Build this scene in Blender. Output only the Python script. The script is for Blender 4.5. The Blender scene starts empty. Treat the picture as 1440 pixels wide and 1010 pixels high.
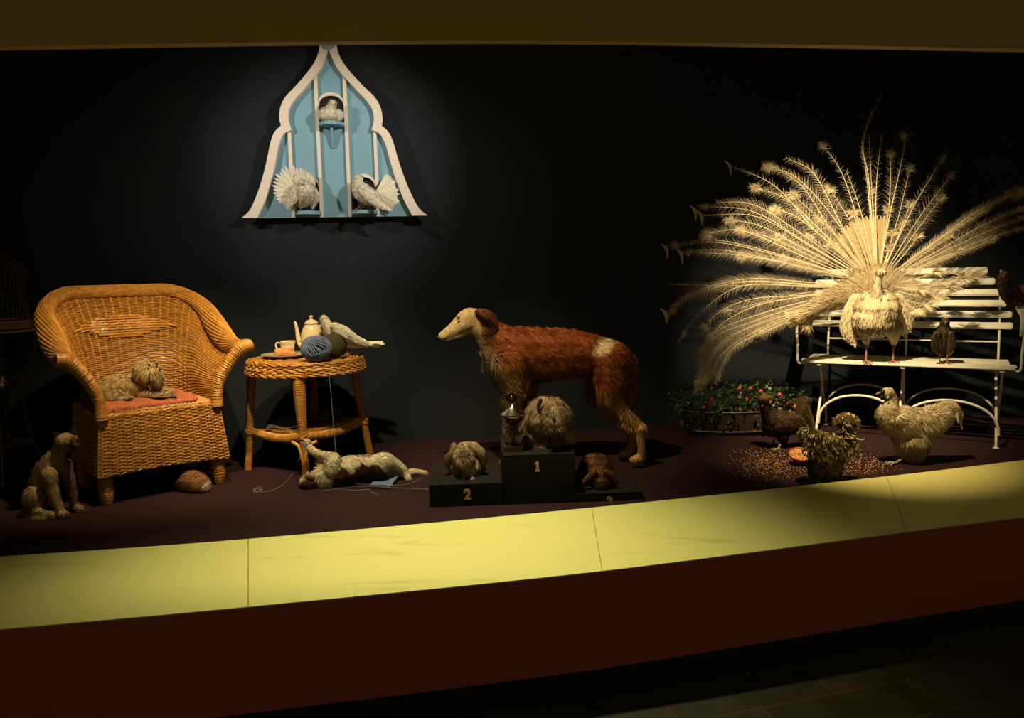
import bpy, bmesh, math, random
import numpy as np
from mathutils import Vector, Matrix, Quaternion
from mathutils.geometry import tessellate_polygon
V = Vector
sc = bpy.context.scene
col = sc.collection
random.seed(7)
rng = np.random.default_rng(7)

# ------------------------------------------------------------------ camera
FPX = 1120.0
CAM = V((0, 0, 1.56))
PITCH, ROLL = math.radians(6.52), math.radians(1.2)
fw = V((0, math.cos(PITCH), -math.sin(PITCH)))
r0 = V((1, 0, 0)); u0 = V((0, math.sin(PITCH), math.cos(PITCH)))
rt = r0*math.cos(ROLL) - u0*math.sin(ROLL)
up = u0*math.cos(ROLL) + r0*math.sin(ROLL)
cd = bpy.data.cameras.new('camera'); cam = bpy.data.objects.new('camera', cd); col.objects.link(cam)
cam.matrix_world = Matrix(((rt.x, up.x, -fw.x, CAM.x), (rt.y, up.y, -fw.y, CAM.y), (rt.z, up.z, -fw.z, CAM.z), (0, 0, 0, 1)))
cd.sensor_width = 36; cd.lens = 36*FPX/1440; cd.clip_start = .05; cd.clip_end = 60
sc.camera = cam

# ------------------------------------------------------------------ world, exposure
sc.view_settings.view_transform = 'Standard'; sc.view_settings.look = 'None'
sc.view_settings.gamma = 1.0; sc.view_settings.use_curve_mapping = False
sc.view_settings.exposure = 0.0
w = bpy.data.worlds.new('world'); sc.world = w; w.use_nodes = True
w.node_tree.nodes['Background'].inputs[0].default_value = (1.0, .86, .36, 1)
w.node_tree.nodes['Background'].inputs[1].default_value = .065
sc.cycles.max_bounces = 6

# ------------------------------------------------------------------ spot lamps under the case ceiling
def spot(name, loc, aim, watt, deg, blend=.6, size=.03, colr=(1, .80, .50)):
    l = bpy.data.lights.new(name, 'SPOT'); l.energy = watt; l.spot_size = math.radians(deg); l.spot_blend = blend
    l.shadow_soft_size = size; l.color = colr
    o = bpy.data.objects.new(name, l); col.objects.link(o); o.location = loc
    o.rotation_euler = (V(aim)-V(loc)).to_track_quat('-Z', 'Y').to_euler()
    return o
WARM = (1, .72, .36); CREAM = (1, .90, .74)
spot('spot_dovecote_right', (.45, 3.30, 2.80), (-1.0, 4.7, 2.15), 112, 46, .9, .02, CREAM)
spot('spot_dovecote_left', (-2.2, 3.15, 2.80), (-1.1, 4.7, 2.1), 86, 46, .9, .02, CREAM)
spot('spot_chair', (-1.2, 3.15, 2.75), (-1.75, 4.0, 1.0), 330, 52, .8, .02, WARM)
spot('spot_table', (-.7, 3.2, 2.75), (-1.0, 4.15, .9), 175, 54, .8, .02, (1, .78, .45))
spot('spot_dog', (-.3, 3.2, 2.75), (.1, 4.2, 1.0), 180, 48, .9, .02, WARM)
spot('spot_peacock', (1.30, 3.50, 2.80), (1.95, 4.75, 1.45), 420, 54, .9, .02, (1, .76, .42))
spot('spot_birds', (1.35, 3.4, 2.75), (1.85, 4.25, .55), 290, 42, .9, .02, WARM)
spot('spot_ledge', (-.30, 3.30, 2.75), (-.25, 2.75, .5), 265, 77, 1.0, .05, (1, .87, .46))

# ------------------------------------------------------------------ pixel helpers (used once, to measure positions)
def ray(px, py): return rt*((px-720)/FPX) + up*((505-py)/FPX) + fw
def at(px, py, Y):
    v = ray(px, py); return CAM + v*((Y-CAM.y)/v.y)
def onz(px, py, z=.5):
    v = ray(px, py); return CAM + v*((z-CAM.z)/v.z)
def K(px, py, Y, r): return (at(px, py, Y), r*Y/FPX)
def pix(P):
    d = P - np.array(CAM); D = d @ np.array(fw)
    return 720 + FPX*(d @ np.array(rt))/D, 505 - FPX*(d @ np.array(up))/D

# ------------------------------------------------------------------ materials
def new_mat(name):
    m = bpy.data.materials.new(name); m.use_nodes = True
    return m, m.node_tree.nodes, m.node_tree.links, m.node_tree.nodes['Principled BSDF']
def mat(name, c, rough=.6, metal=0, scale=0, var=.0, bump=0, bscale=60, c2=None, attr=False, coat=0, sss=0, spec=.5, detail=4, stretch=None):
    m, N, L, b = new_mat(name)
    b.inputs['Roughness'].default_value = rough; b.inputs['Metallic'].default_value = metal
    b.inputs['Specular IOR Level'].default_value = spec
    b.inputs['Coat Weight'].default_value = coat
    if sss: b.inputs['Subsurface Weight'].default_value = sss; b.inputs['Subsurface Radius'].default_value = (.01, .006, .004)
    tc = N.new('ShaderNodeTexCoord'); mp = N.new('ShaderNodeMapping'); L.new(tc.outputs['Object'], mp.inputs[0])
    if stretch: mp.inputs['Scale'].default_value = stretch
    base = None
    if attr:
        a = N.new('ShaderNodeAttribute'); a.attribute_name = 'Col'; base = a.outputs['Color']
    if scale:
        n = N.new('ShaderNodeTexNoise'); n.inputs['Scale'].default_value = scale; n.inputs['Detail'].default_value = detail
        L.new(mp.outputs[0], n.inputs['Vector'])
        r = N.new('ShaderNodeValToRGB'); r.color_ramp.elements[0].position = .3; r.color_ramp.elements[1].position = .7
        if base is None:
            r.color_ramp.elements[0].color = (*c, 1); r.color_ramp.elements[1].color = (*(c2 or [x*(1-var) for x in c]), 1)
            L.new(n.outputs['Fac'], r.inputs[0]); L.new(r.outputs[0], b.inputs['Base Color'])
        else:
            r.color_ramp.elements[0].color = (1-var,)*3+(1,); r.color_ramp.elements[1].color = (1, 1, 1, 1)
            mx = N.new('ShaderNodeMix'); mx.data_type = 'RGBA'; mx.blend_type = 'MULTIPLY'; mx.inputs[0].default_value = 1
            L.new(n.outputs['Fac'], r.inputs[0]); L.new(base, mx.inputs[6]); L.new(r.outputs[0], mx.inputs[7]); L.new(mx.outputs[2], b.inputs['Base Color'])
    elif base is not None: L.new(base, b.inputs['Base Color'])
    else: b.inputs['Base Color'].default_value = (*c, 1)
    if bump:
        n2 = N.new('ShaderNodeTexNoise'); n2.inputs['Scale'].default_value = bscale; n2.inputs['Detail'].default_value = 3
        L.new(mp.outputs[0], n2.inputs['Vector'])
        bp = N.new('ShaderNodeBump'); bp.inputs['Strength'].default_value = bump; bp.inputs['Distance'].default_value = .01
        L.new(n2.outputs['Fac'], bp.inputs['Height']); L.new(bp.outputs[0], b.inputs['Normal'])
    return m
M = {}
M['wall'] = mat('dark_wall_paint', (.0115, .0155, .0215), .85, spec=.3, scale=3, c2=(.0095, .013, .018), bump=.1, bscale=200)
M['fur'] = mat('fur', (1, 1, 1), .75, attr=True, scale=260, var=.35, spec=.25, sss=0)
M['skin'] = mat('under_fur', (1, 1, 1), .9, attr=True, scale=120, var=.45, spec=.1, bump=.6, bscale=260)
M['plume'] = mat('plume', (1, 1, 1), .65, attr=True, scale=90, var=.15, spec=.3)
M['eye'] = mat('glass_eye', (.01, .006, .003), .08, coat=1)
M['beak'] = mat('horn_beak', (.45, .28, .10), .45, scale=50, var=.3)
M['darkbeak'] = mat('dark_horn', (.05, .04, .035), .45, scale=50, var=.3)
M['nose'] = mat('black_nose', (.012, .009, .008), .35, bump=.3)
M['birdleg'] = mat('scaly_leg', (.40, .16, .07), .6, scale=120, var=.4, bump=.4, bscale=250)
M['paleleg'] = mat('pale_scaly_leg', (.42, .33, .20), .6, scale=120, var=.4, bump=.4, bscale=250)
M['wicker'] = mat('wicker_cane', (1, 1, 1), .46, attr=True, scale=35, var=.40, spec=.5, coat=.08)
M['wickerback'] = mat('wicker_lining', (.16, .062, .012), .8, scale=60, var=.4)
M['white_metal'] = mat('white_painted_steel', (.78, .74, .62), .35, scale=40, var=.12)
M['white_wood'] = mat('white_painted_slat', (.80, .77, .66), .4, scale=30, var=.15, stretch=(1, 8, 8))
M['cote_white'] = mat('cream_white_paint', (.82, .72, .62), .55, scale=12, var=.05, bump=.1, bscale=120)
M['cote_blue'] = mat('pale_blue_paint', (.20, .39, .52), .55, scale=8, var=.07, bump=.1, bscale=140)
M['cote_dark'] = mat('cote_inside', (.012, .010, .009), .8)
M['china'] = mat('cream_china', (.80, .68, .44), .12, coat=.6)
M['china_pat'] = mat('dark_china_pattern', (.10, .05, .04), .25, coat=.5)
M['bread'] = mat('bread_crust', (.62, .33, .11), .6, scale=30, c2=(.42, .17, .04), bump=.3, bscale=40)
M['silver'] = mat('silver_plate', (.80, .74, .62), .18, metal=1)
M['brass'] = mat('brass_plate', (.15, .12, .06), .2, metal=1)
M['marble'] = mat('dark_trophy_base', (.05, .045, .03), .25, scale=20, var=.5, coat=.4)
M['bluewool'] = mat('blue_wool', (.155, .205, .36), .95, scale=180, var=.35, bump=.5, bscale=350)
M['greenwool'] = mat('olive_wool', (.075, .070, .018), .95, scale=180, var=.5, bump=.5, bscale=350)
M['greywool'] = mat('pale_blue_wool', (.22, .25, .33), .95, scale=180, var=.3, bump=.5, bscale=350)
M['cushion'] = mat('terracotta_cloth', (.50, .14, .055), .9, scale=90, var=.35, bump=.5, bscale=130)
M['podium'] = mat('charcoal_board', (.015, .0135, .013), .8, spec=.08, scale=20, var=.12)
M['number'] = mat('orange_numeral', (.62, .36, .10), .5)
M['paper'] = mat('newsprint', (.10, .085, .05), .8, scale=70, c2=(.045, .04, .025), detail=6, stretch=(1, 3, 1))
M['paper2'] = mat('magazine_cover', (.20, .13, .055), .5, scale=25, c2=(.07, .06, .04))
M['gold'] = mat('steel_needle', (.55, .50, .42), .3, metal=1)
M['bronze'] = mat('old_bronze_wire', (.15, .085, .035), .5, metal=.3, scale=30, var=.4)
M['cagewood'] = mat('dark_cage_wood', (.14, .065, .025), .6, scale=30, var=.4)
M['terracotta'] = mat('terracotta', (.55, .13, .03), .75, scale=30, var=.2)
M['grain'] = mat('grain', (.70, .36, .09), .6, scale=300, c2=(.85, .55, .22))
M['leaf'] = mat('leaf', (1, 1, 1), .45, attr=True, scale=60, var=.25)
M['flower'] = mat('red_flower', (.75, .11, .04), .5, scale=80, var=.3)
M['trough'] = mat('woven_trough', (.045, .028, .014), .8, scale=50, var=.5, bump=.5, bscale=80)

def carpet_mat():
    m, N, L, b = new_mat('plum_carpet'); b.inputs['Roughness'].default_value = .97; b.inputs['Specular IOR Level'].default_value = .1
    tc = N.new('ShaderNodeTexCoord'); n = N.new('ShaderNodeTexNoise'); n.inputs['Scale'].default_value = 420; n.inputs['Detail'].default_value = 3
    n2 = N.new('ShaderNodeTexNoise'); n2.inputs['Scale'].default_value = 2.5
    L.new(tc.outputs['Object'], n.inputs[0]); L.new(tc.outputs['Object'], n2.inputs[0])
    r = N.new('ShaderNodeValToRGB'); r.color_ramp.elements[0].color = (.018, .008, .0105, 1); r.color_ramp.elements[1].color = (.041, .018, .023, 1)
    ad = N.new('ShaderNodeMath'); ad.operation = 'MULTIPLY_ADD'; ad.inputs[1].default_value = .7; L.new(n.outputs[0], ad.inputs[0])
    ml = N.new('ShaderNodeMath'); ml.operation = 'MULTIPLY'; ml.inputs[1].default_value = .3; L.new(n2.outputs[0], ml.inputs[0]); L.new(ml.outputs[0], ad.inputs[2])
    L.new(ad.outputs[0], r.inputs[0]); L.new(r.outputs[0], b.inputs['Base Color'])
    bp = N.new('ShaderNodeBump'); bp.inputs['Strength'].default_value = .6; bp.inputs['Distance'].default_value = .006
    L.new(n.outputs[0], bp.inputs['Height']); L.new(bp.outputs[0], b.inputs['Normal'])
    return m
M['carpet'] = carpet_mat()
def ledge_mat():
    m, N, L, b = new_mat('yellow_ledge_paint'); b.inputs['Roughness'].default_value = .55
    tc = N.new('ShaderNodeTexCoord'); mp = N.new('ShaderNodeMapping'); mp.inputs['Scale'].default_value = (1.6, 9, 9)
    mp.inputs['Rotation'].default_value = (0, 0, -.25)
    n = N.new('ShaderNodeTexNoise'); n.inputs['Scale'].default_value = 1.6; n.inputs['Detail'].default_value = 5
    L.new(tc.outputs['Object'], mp.inputs[0]); L.new(mp.outputs[0], n.inputs[0])
    r = N.new('ShaderNodeValToRGB'); e = r.color_ramp.elements
    e[0].position = .28; e[0].color = (.57, .56, .19, 1); e[1].position = .40; e[1].color = (.68, .67, .24, 1)
    L.new(n.outputs[0], r.inputs[0]); L.new(r.outputs[0], b.inputs['Base Color'])
    return m
M['ledge'] = ledge_mat()
M['header'] = mat('olive_header_paint', (.48, .35, .13), .6, scale=2, var=.06)
M['maroon'] = mat('maroon_plinth_paint', (.50, .095, .065), .6, scale=4, var=.08)
M['kick'] = mat('black_kickboard', (.008, .009, .012), .6)
def slate_mat():
    m, N, L, b = new_mat('slate_floor_tiles'); b.inputs['Roughness'].default_value = .45
    tc = N.new('ShaderNodeTexCoord'); mp = N.new('ShaderNodeMapping'); mp.inputs['Rotation'].default_value = (0, 0, math.radians(-16))
    L.new(tc.outputs['Object'], mp.inputs[0])
    br = N.new('ShaderNodeTexBrick'); br.inputs['Scale'].default_value = 1; br.inputs['Brick Width'].default_value = .62; br.inputs['Row Height'].default_value = .21
    br.inputs['Mortar Size'].default_value = .0045; br.inputs['Mortar'].default_value = (.075, .050, .020, 1)
    br.inputs['Color1'].default_value = (.026, .029, .016, 1); br.inputs['Color2'].default_value = (.036, .036, .020, 1)
    L.new(mp.outputs[0], br.inputs['Vector'])
    n = N.new('ShaderNodeTexNoise'); n.inputs['Scale'].default_value = 6; n.inputs['Detail'].default_value = 8; L.new(tc.outputs['Object'], n.inputs[0])
    r = N.new('ShaderNodeValToRGB'); r.color_ramp.elements[0].position = .3; r.color_ramp.elements[0].color = (.55,)*3+(1,); r.color_ramp.elements[1].position = .7
    L.new(n.outputs[0], r.inputs[0])
    mx = N.new('ShaderNodeMix'); mx.data_type = 'RGBA'; mx.blend_type = 'MULTIPLY'; mx.inputs[0].default_value = 1
    L.new(br.outputs[0], mx.inputs[6]); L.new(r.outputs[0], mx.inputs[7]); L.new(mx.outputs[2], b.inputs['Base Color'])
    bp = N.new('ShaderNodeBump'); bp.inputs['Strength'].default_value = .3; bp.inputs['Distance'].default_value = .01
    L.new(n.outputs[0], bp.inputs['Height']); L.new(bp.outputs[0], b.inputs['Normal'])
    return m
M['slate'] = slate_mat()

# ------------------------------------------------------------------ object helpers
def thing(name, label, cat, loc=(0, 0, 0), rotz=0, group=None):
    o = bpy.data.objects.new(name, None); col.objects.link(o); o.empty_display_size = .05
    o.location = loc; o.rotation_euler = (0, 0, rotz); tag(o, label, cat, group)
    return o
def tag(o, label, cat, group=None):
    o['label'] = label; o['category'] = cat
    if group: o['group'] = group
    return o
def rmat(o):
    while o.parent: o = o.parent
    return Matrix.Translation(o.location) @ o.rotation_euler.to_matrix().to_4x4()
def link_mesh(name, me, m, parent=None, label=None, kind=None, local=False):
    o = bpy.data.objects.new(name, me)
    if m and not me.materials: me.materials.append(m)
    col.objects.link(o)
    if parent:
        if not local: me.transform(rmat(parent).inverted())
        o.parent = parent
    if label: o['label'] = label
    if kind: o['kind'] = kind
    return o
def crv(pts, n=8):
    """Catmull-Rom through pts (each a tuple of floats / a Vector), n steps per span."""
    P = [V(p) if len(p) <= 4 else p for p in pts]
    if len(P) < 3: return [P[0].lerp(P[1], i/n) for i in range(n+1)]
    out = []
    for i in range(len(P)-1):
        a = P[i-1] if i else P[0]*2-P[1]; b = P[i]; c = P[i+1]; d = P[i+2] if i+2 < len(P) else P[-1]*2-P[-2]
        for k in range(n):
            t = k/n
            out.append(.5*((2*b) + (c-a)*t + (2*a-5*b+4*c-d)*t*t + (3*b-a-3*c+d)*t**3))
    out.append(P[-1]); return out
class MB:
    def __init__(s, local=False): s.v = []; s.f = []; s.c = []; s.local = local; s.col = (1, 1, 1)
    def addv(s, p, c=None): s.v.append(tuple(p)); s.c.append(c or s.col); return len(s.v)-1
    def tube(s, pts, r, sides=6, closed=False, flat=None, cap=True):
        n = len(pts); pts = [V(p) for p in pts]; rings = []
        prev = None
        for i, p in enumerate(pts):
            if closed: t = pts[(i+1) % n]-pts[i-1]
            else: t = pts[min(i+1, n-1)]-pts[max(i-1, 0)]
            if t.length < 1e-9: t = V((0, 0, 1))
            t.normalize()
            if prev is None: a = t.orthogonal().normalized()
            else:
                a = prev - t*prev.dot(t)
                a = a.normalized() if a.length > 1e-6 else t.orthogonal().normalized()
            prev = a; b = t.cross(a)
            rr = r[i] if hasattr(r, '__len__') else r
            rings.append([s.addv(p + (a*math.cos(q)+b*math.sin(q))*rr) for q in [2*math.pi*k/sides for k in range(sides)]])
        m = n if closed else n-1
        for i in range(m):
            A, B = rings[i], rings[(i+1) % n]
            for k in range(sides): s.f.append((A[k], A[(k+1) % sides], B[(k+1) % sides], B[k]))
        if cap and not closed: s.f.append(tuple(reversed(rings[0]))); s.f.append(tuple(rings[-1]))
    def box(s, c, size, rot=None):
        c = V(c); R = rot or Matrix.Identity(3); i0 = len(s.v)
        for x in (-.5, .5):
            for y in (-.5, .5):
                for z in (-.5, .5): s.addv(c + R @ V((x*size[0], y*size[1], z*size[2])))
        for q in ((0, 1, 3, 2), (4, 6, 7, 5), (0, 4, 5, 1), (2, 3, 7, 6), (0, 2, 6, 4), (1, 5, 7, 3)): s.f.append(tuple(i0+k for k in q))
    def lathe(s, prof, c=(0, 0, 0), n=24, axis=None, sx=1, sy=1):
        c = V(c); R = axis.to_track_quat('Z', 'X').to_matrix() if axis else Matrix.Identity(3); rings = []
        for (r, z) in prof:
            rings.append([s.addv(c + R @ V((r*sx*math.cos(2*math.pi*k/n), r*sy*math.sin(2*math.pi*k/n), z))) for k in range(n)])
        for A, B in zip(rings, rings[1:]):
            for k in range(n): s.f.append((A[k], A[(k+1) % n], B[(k+1) % n], B[k]))
        s.f.append(tuple(reversed(rings[0]))); s.f.append(tuple(rings[-1]))
    def ball(s, c, r, sc3=(1, 1, 1), n=12, R=None):
        c = V(c); R = R or Matrix.Identity(3); rings = []
        for i in range(1, n//2+1):
            th = math.pi*i/(n//2+1)
            rings.append([s.addv(c + R @ V((r*sc3[0]*math.sin(th)*math.cos(2*math.pi*k/n), r*sc3[1]*math.sin(th)*math.sin(2*math.pi*k/n), r*sc3[2]*math.cos(th)))) for k in range(n)])
        t = s.addv(c + R @ V((0, 0, r*sc3[2]))); b = s.addv(c - R @ V((0, 0, r*sc3[2])))
        for A, B in zip(rings, rings[1:]):
            for k in range(n): s.f.append((A[k], B[k], B[(k+1) % n], A[(k+1) % n]))
        for k in range(n): s.f.append((t, rings[0][k], rings[0][(k+1) % n])); s.f.append((b, rings[-1][(k+1) % n], rings[-1][k]))
    def blade(s, pts, widths, nrm, cup=0):
        """feather vane / leaf: pts along the rachis, half widths, face normal"""
        idx = []; nrm = V(nrm)
        for i, p in enumerate(pts):
            t = (V(pts[min(i+1, len(pts)-1)])-V(pts[max(i-1, 0)])).normalized()
            sd = t.cross(nrm); sd = sd.normalized() if sd.length > 1e-6 else t.orthogonal().normalized()
            wd = widths[i]
            idx.append((s.addv(V(p)-sd*wd-nrm*cup*wd), s.addv(V(p)), s.addv(V(p)+sd*wd-nrm*cup*wd)))
        for a, b in zip(idx, idx[1:]):
            s.f.append((a[0], a[1], b[1], b[0])); s.f.append((a[1], a[2], b[2], b[1]))
    def grid(s, rows, closed=False):
        idx = [[s.addv(p) for p in r] for r in rows]
        for A, B in zip(idx, idx[1:]):
            m = len(A) if closed else len(A)-1
            for k in range(m): s.f.append((A[k], A[(k+1) % len(A)], B[(k+1) % len(A)], B[k]))
    def prism(s, poly, h0, h1, frame):
        """poly: list of 2D loops (outer, holes...), extruded between h0 and h1; frame(x,y,h)->point"""
        loops = poly if isinstance(poly[0][0], (tuple, list)) else [poly]
        tris = tessellate_polygon([[V((x, y, 0)) for x, y in lp] for lp in loops])
        flat = [q for lp in loops for q in lp]
        a = [s.addv(frame(x, y, h0)) for x, y in flat]; b = [s.addv(frame(x, y, h1)) for x, y in flat]
        for t in tris: s.f.append(tuple(a[i] for i in t)); s.f.append(tuple(b[i] for i in reversed(t)))
        o = 0
        for lp in loops:
            n = len(lp)
            for k in range(n): s.f.append((a[o+k], a[o+(k+1) % n], b[o+(k+1) % n], b[o+k]))
            o += n
    def build(s, name, m, parent=None, label=None, kind=None, smooth=True, fix=True, bevel=0):
        me = bpy.data.meshes.new(name); me.from_pydata(s.v, [], s.f)
        a = me.color_attributes.new('Col', 'FLOAT_COLOR', 'POINT')
        a.data.foreach_set('color', np.hstack([np.array(s.c, dtype=np.float32).reshape(-1, 3), np.ones((len(s.v), 1), np.float32)]).ravel())
        if fix or bevel:
            bm = bmesh.new(); bm.from_mesh(me)
            if fix: bmesh.ops.recalc_face_normals(bm, faces=bm.faces)
            if bevel: bmesh.ops.bevel(bm, geom=[e for e in bm.edges if e.is_manifold and e.calc_face_angle(0) > .6], offset=bevel, segments=2, affect='EDGES')
            bm.to_mesh(me); bm.free()
        if smooth:
            me.polygons.foreach_set('use_smooth', [True]*len(me.polygons))
            try: me.set_sharp_from_angle(angle=math.radians(42))
            except Exception: pass
        me.update()
        return link_mesh(name, me, m, parent, label, kind, s.local)
# ------------------------------------------------------------------ bodies: many overlapping balls -> one continuous voxel surface
class Blob:
    def __init__(s): s.mb = MB()
    def ball(s, kr, sc3=(1, 1, 1), R=None): s.mb.ball(kr[0], kr[1], sc3, 12, R)
    def chain(s, pts, sc3=(1, 1, 1)):
        P = [(*p[0], p[1]) for p in pts]
        L = crv(P, 10)
        last = None
        for q in L:
            c, r = V(q[:3]), max(q[3], .002)
            if last is None or (c-last).length > .3*r or q is L[-1]: s.mb.ball(c, r, sc3, 10); last = c
    def bake(s, voxel=.008, smooth=6):
        me = bpy.data.meshes.new('tmp'); me.from_pydata(s.mb.v, [], s.mb.f)
        o = bpy.data.objects.new('tmp', me); col.objects.link(o)
        m = o.modifiers.new('r', 'REMESH'); m.mode = 'VOXEL'; m.voxel_size = voxel
        m = o.modifiers.new('s', 'SMOOTH'); m.factor = .5; m.iterations = smooth
        dg = bpy.context.evaluated_depsgraph_get()
        out = bpy.data.meshes.new_from_object(o.evaluated_get(dg))
        bpy.data.objects.remove(o); bpy.data.meshes.remove(me)
        out.polygons.foreach_set('use_smooth', [True]*len(out.polygons))
        return out
def mverts(me):
    a = np.empty(len(me.vertices)*3, np.float32); me.vertices.foreach_get('co', a); return a.reshape(-1, 3)
def paint(me, fn):
    P = mverts(me); C = np.clip(fn(P), 0, 1)
    a = me.color_attributes.new('Col', 'FLOAT_COLOR', 'POINT')
    a.data.foreach_set('color', np.hstack([C, np.ones((len(P), 1))]).astype(np.float32).ravel())
def nrmz(a): return a/np.maximum(np.linalg.norm(a, axis=1, keepdims=True), 1e-9)
def coat(parent, me, n, length, comb, colfn, name='fur', lift=.35, width=.0012, droop=.25, jit=.35, mt='fur', clump=0, label=None, curl=0, vary=(.72, 1.22), patch=.22, zmin=None):
    """fur or body plumage as tapered strands rooted on the skin mesh (world coordinates)"""
    me.calc_loop_triangles(); nt = len(me.loop_triangles)
    T = np.empty(nt*3, np.int32); me.loop_triangles.foreach_get('vertices', T); T = T.reshape(-1, 3)
    P = mverts(me); A, B, C = P[T[:, 0]], P[T[:, 1]], P[T[:, 2]]
    X = np.cross(B-A, C-A); ar = np.linalg.norm(X, axis=1)+1e-12
    k = rng.choice(nt, n, p=ar/ar.sum()); u = rng.random((n, 1)); v = rng.random((n, 1)); f = (u+v) > 1
    u = np.where(f, 1-u, u); v = np.where(f, 1-v, v)
    R = A[k] + (B-A)[k]*u + (C-A)[k]*v; N = nrmz(X[k])
    cb = comb(R, N) if callable(comb) else np.tile(np.array(comb, float), (n, 1))
    tan = nrmz(cb - N*np.sum(cb*N, axis=1, keepdims=True) + rng.normal(0, jit, (n, 3))*.6)
    tan = nrmz(tan - N*np.sum(tan*N, axis=1, keepdims=True))
    if clump:
        ph = np.sin(R[:, 0:1]*clump)*np.cos(R[:, 2:3]*clump*1.3)+np.sin(R[:, 1:2]*clump*.9+R[:, 2:3]*clump*.6)
        sd = np.cross(N, tan); tan = nrmz(tan + sd*ph*.45)
    L = (length(R) if callable(length) else np.full(n, length))[:, None]*rng.uniform(.65, 1.2, (n, 1))
    D = nrmz(tan + N*lift)
    mid = R + D*L*.5
    D2 = nrmz(D - N*lift*.5 + np.array([0, 0, -droop]) + (np.cross(N, tan)*curl if curl else 0))
    tip = mid + D2*L*.5
    if zmin is not None:
        for q_ in (R, mid, tip): q_[:, 2] = np.maximum(q_[:, 2], zmin+.001)
    W = nrmz(np.cross(D, N + rng.normal(0, .5, (n, 3))))*width*rng.uniform(.6, 1.3, (n, 1))
    W = W*np.where(np.sum(np.cross(W, D)*N, axis=1, keepdims=True) < 0, -1, 1)
    Vt = np.stack([R-W-N*.001, R+W-N*.001, mid-W*.8, mid+W*.8, tip], axis=1).reshape(-1, 3)
    b = np.arange(n)[:, None]*5
    quads = np.hstack([b, b+1, b+3, b+2]); tris = np.hstack([b+2, b+3, b+4])
    loops = np.hstack([quads, tris]).ravel()
    starts = (np.arange(n)[:, None]*7+np.array([[0, 4]])).ravel()
    o = bpy.data.meshes.new(name); o.vertices.add(n*5); o.vertices.foreach_set('co', Vt.astype(np.float32).ravel())
    o.loops.add(n*7); o.loops.foreach_set('vertex_index', loops.astype(np.int32))
    o.polygons.add(n*2); o.polygons.foreach_set('loop_start', starts.astype(np.int32))
    o.update(calc_edges=True); o.validate()
    Cc = np.clip(colfn(R*.35+tip*.65), 0, 1)*rng.uniform(*vary, (n, 1))*(1+patch*vnoise(R, 130, 9)[:, None]); Cc = np.repeat(np.clip(Cc, 0, 1), 5, axis=0)
    a = o.color_attributes.new('Col', 'FLOAT_COLOR', 'POINT')
    a.data.foreach_set('color', np.hstack([Cc, np.ones((len(Cc), 1))]).astype(np.float32).ravel())
    o.polygons.foreach_set('use_smooth', [True]*len(o.polygons))
    nn = np.repeat(nrmz(N*.9 + D*.25 + rng.normal(0, .16, (n, 3))), 5, axis=0)
    if len(o.vertices) == len(nn): o.normals_split_custom_set_from_vertices(nn.tolist())
    return link_mesh(name, o, M[mt], parent, label)
def furry(root, blob, voxel, n, length, comb, colfn, name='body', smooth=6, under=.72, skin='skin', **kw):
    """body mesh + its coat; colfn works on world positions"""
    me = blob.bake(voxel, smooth); zm = kw.get('zmin')
    if zm is not None:
        P = mverts(me); P[:, 2] = np.maximum(P[:, 2], zm+.0015); me.vertices.foreach_set('co', P.ravel()); me.update()
    fur = coat(root, me, n, length, comb, colfn, **kw)
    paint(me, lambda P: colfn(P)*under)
    b = link_mesh(name, me, M[skin], root)
    return b, fur
def cst(c): return lambda P: np.tile(np.array(c, float), (len(P), 1))
def vnoise(P, s, seed=0):
    q = P*s + seed*7.3
    return (np.sin(q[:, 0]*1.7+np.sin(q[:, 2]*2.1))*np.cos(q[:, 2]*1.9+np.sin(q[:, 1]*1.3)) + .5*np.sin(q[:, 0]*4.1+q[:, 2]*3.3+q[:, 1]*2.7))
def sst(x, a, b): t = np.clip((x-a)/(b-a), 0, 1); return t*t*(3-2*t)
def mixc(c1, c2, f): return np.array(c1)*(1-f[:, None]) + np.array(c2)*f[:, None]
def eye(root, p, r, name='eye', m='eye'):
    b = MB(); b.ball(p, r, n=10); return b.build(name, M[m], root)
def bezpx(pts, Y, n=8):
    """pixel polyline with depths -> world curve"""
    return crv([at(p[0], p[1], p[2] if len(p) > 2 else Y) for p in pts], n)
# ================================================================== SETTING
def plan(pts, n=12):
    return crv([V((p[0], p[1], 0)) for p in pts], n)
def planx(z, lst):   # pixels on a plane of height z -> plan points
    out = []
    for px, py in lst:
        p = onz(px, py, z); out.append((p.x, p.y))
    return out
def ext(pts, a=.8, b=.8):
    p0, p1 = V(pts[0]), V(pts[1]); q0, q1 = V(pts[-1]), V(pts[-2])
    return [tuple(p0+(p0-p1).normalized()*a)] + list(pts) + [tuple(q0+(q0-q1).normalized()*b)]
ZB, ZF, ZM = .53, .47, .10
back_line = ext(planx(ZB, [(0, 783), (349, 758), (832, 714), (1247, 670), (1440, 647)]))
front_line = ext(planx(ZF, [(0, 885), (349, 853.5), (847, 803), (1275, 748), (1440, 727)]))
head_line = ext([(lambda v: ((CAM+v*(.86/v.z)).x, (CAM+v*(.86/v.z)).y))(ray(px, py)) for px, py in [(0, 66), (349, 60), (720, 57), (1080, 62), (1440, 69)]])
ZH = CAM.z + .86
wall_pts = [(-4.3, 2.6), (-3.95, 3.75), (-3.05, 4.50), (-1.9, 4.73), (-.8, 4.86), (.2, 5.02), (1.1, 5.28), (2.2, 5.38), (3.3, 5.30), (4.2, 5.1)]
W_ = plan(wall_pts, 10)
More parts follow.
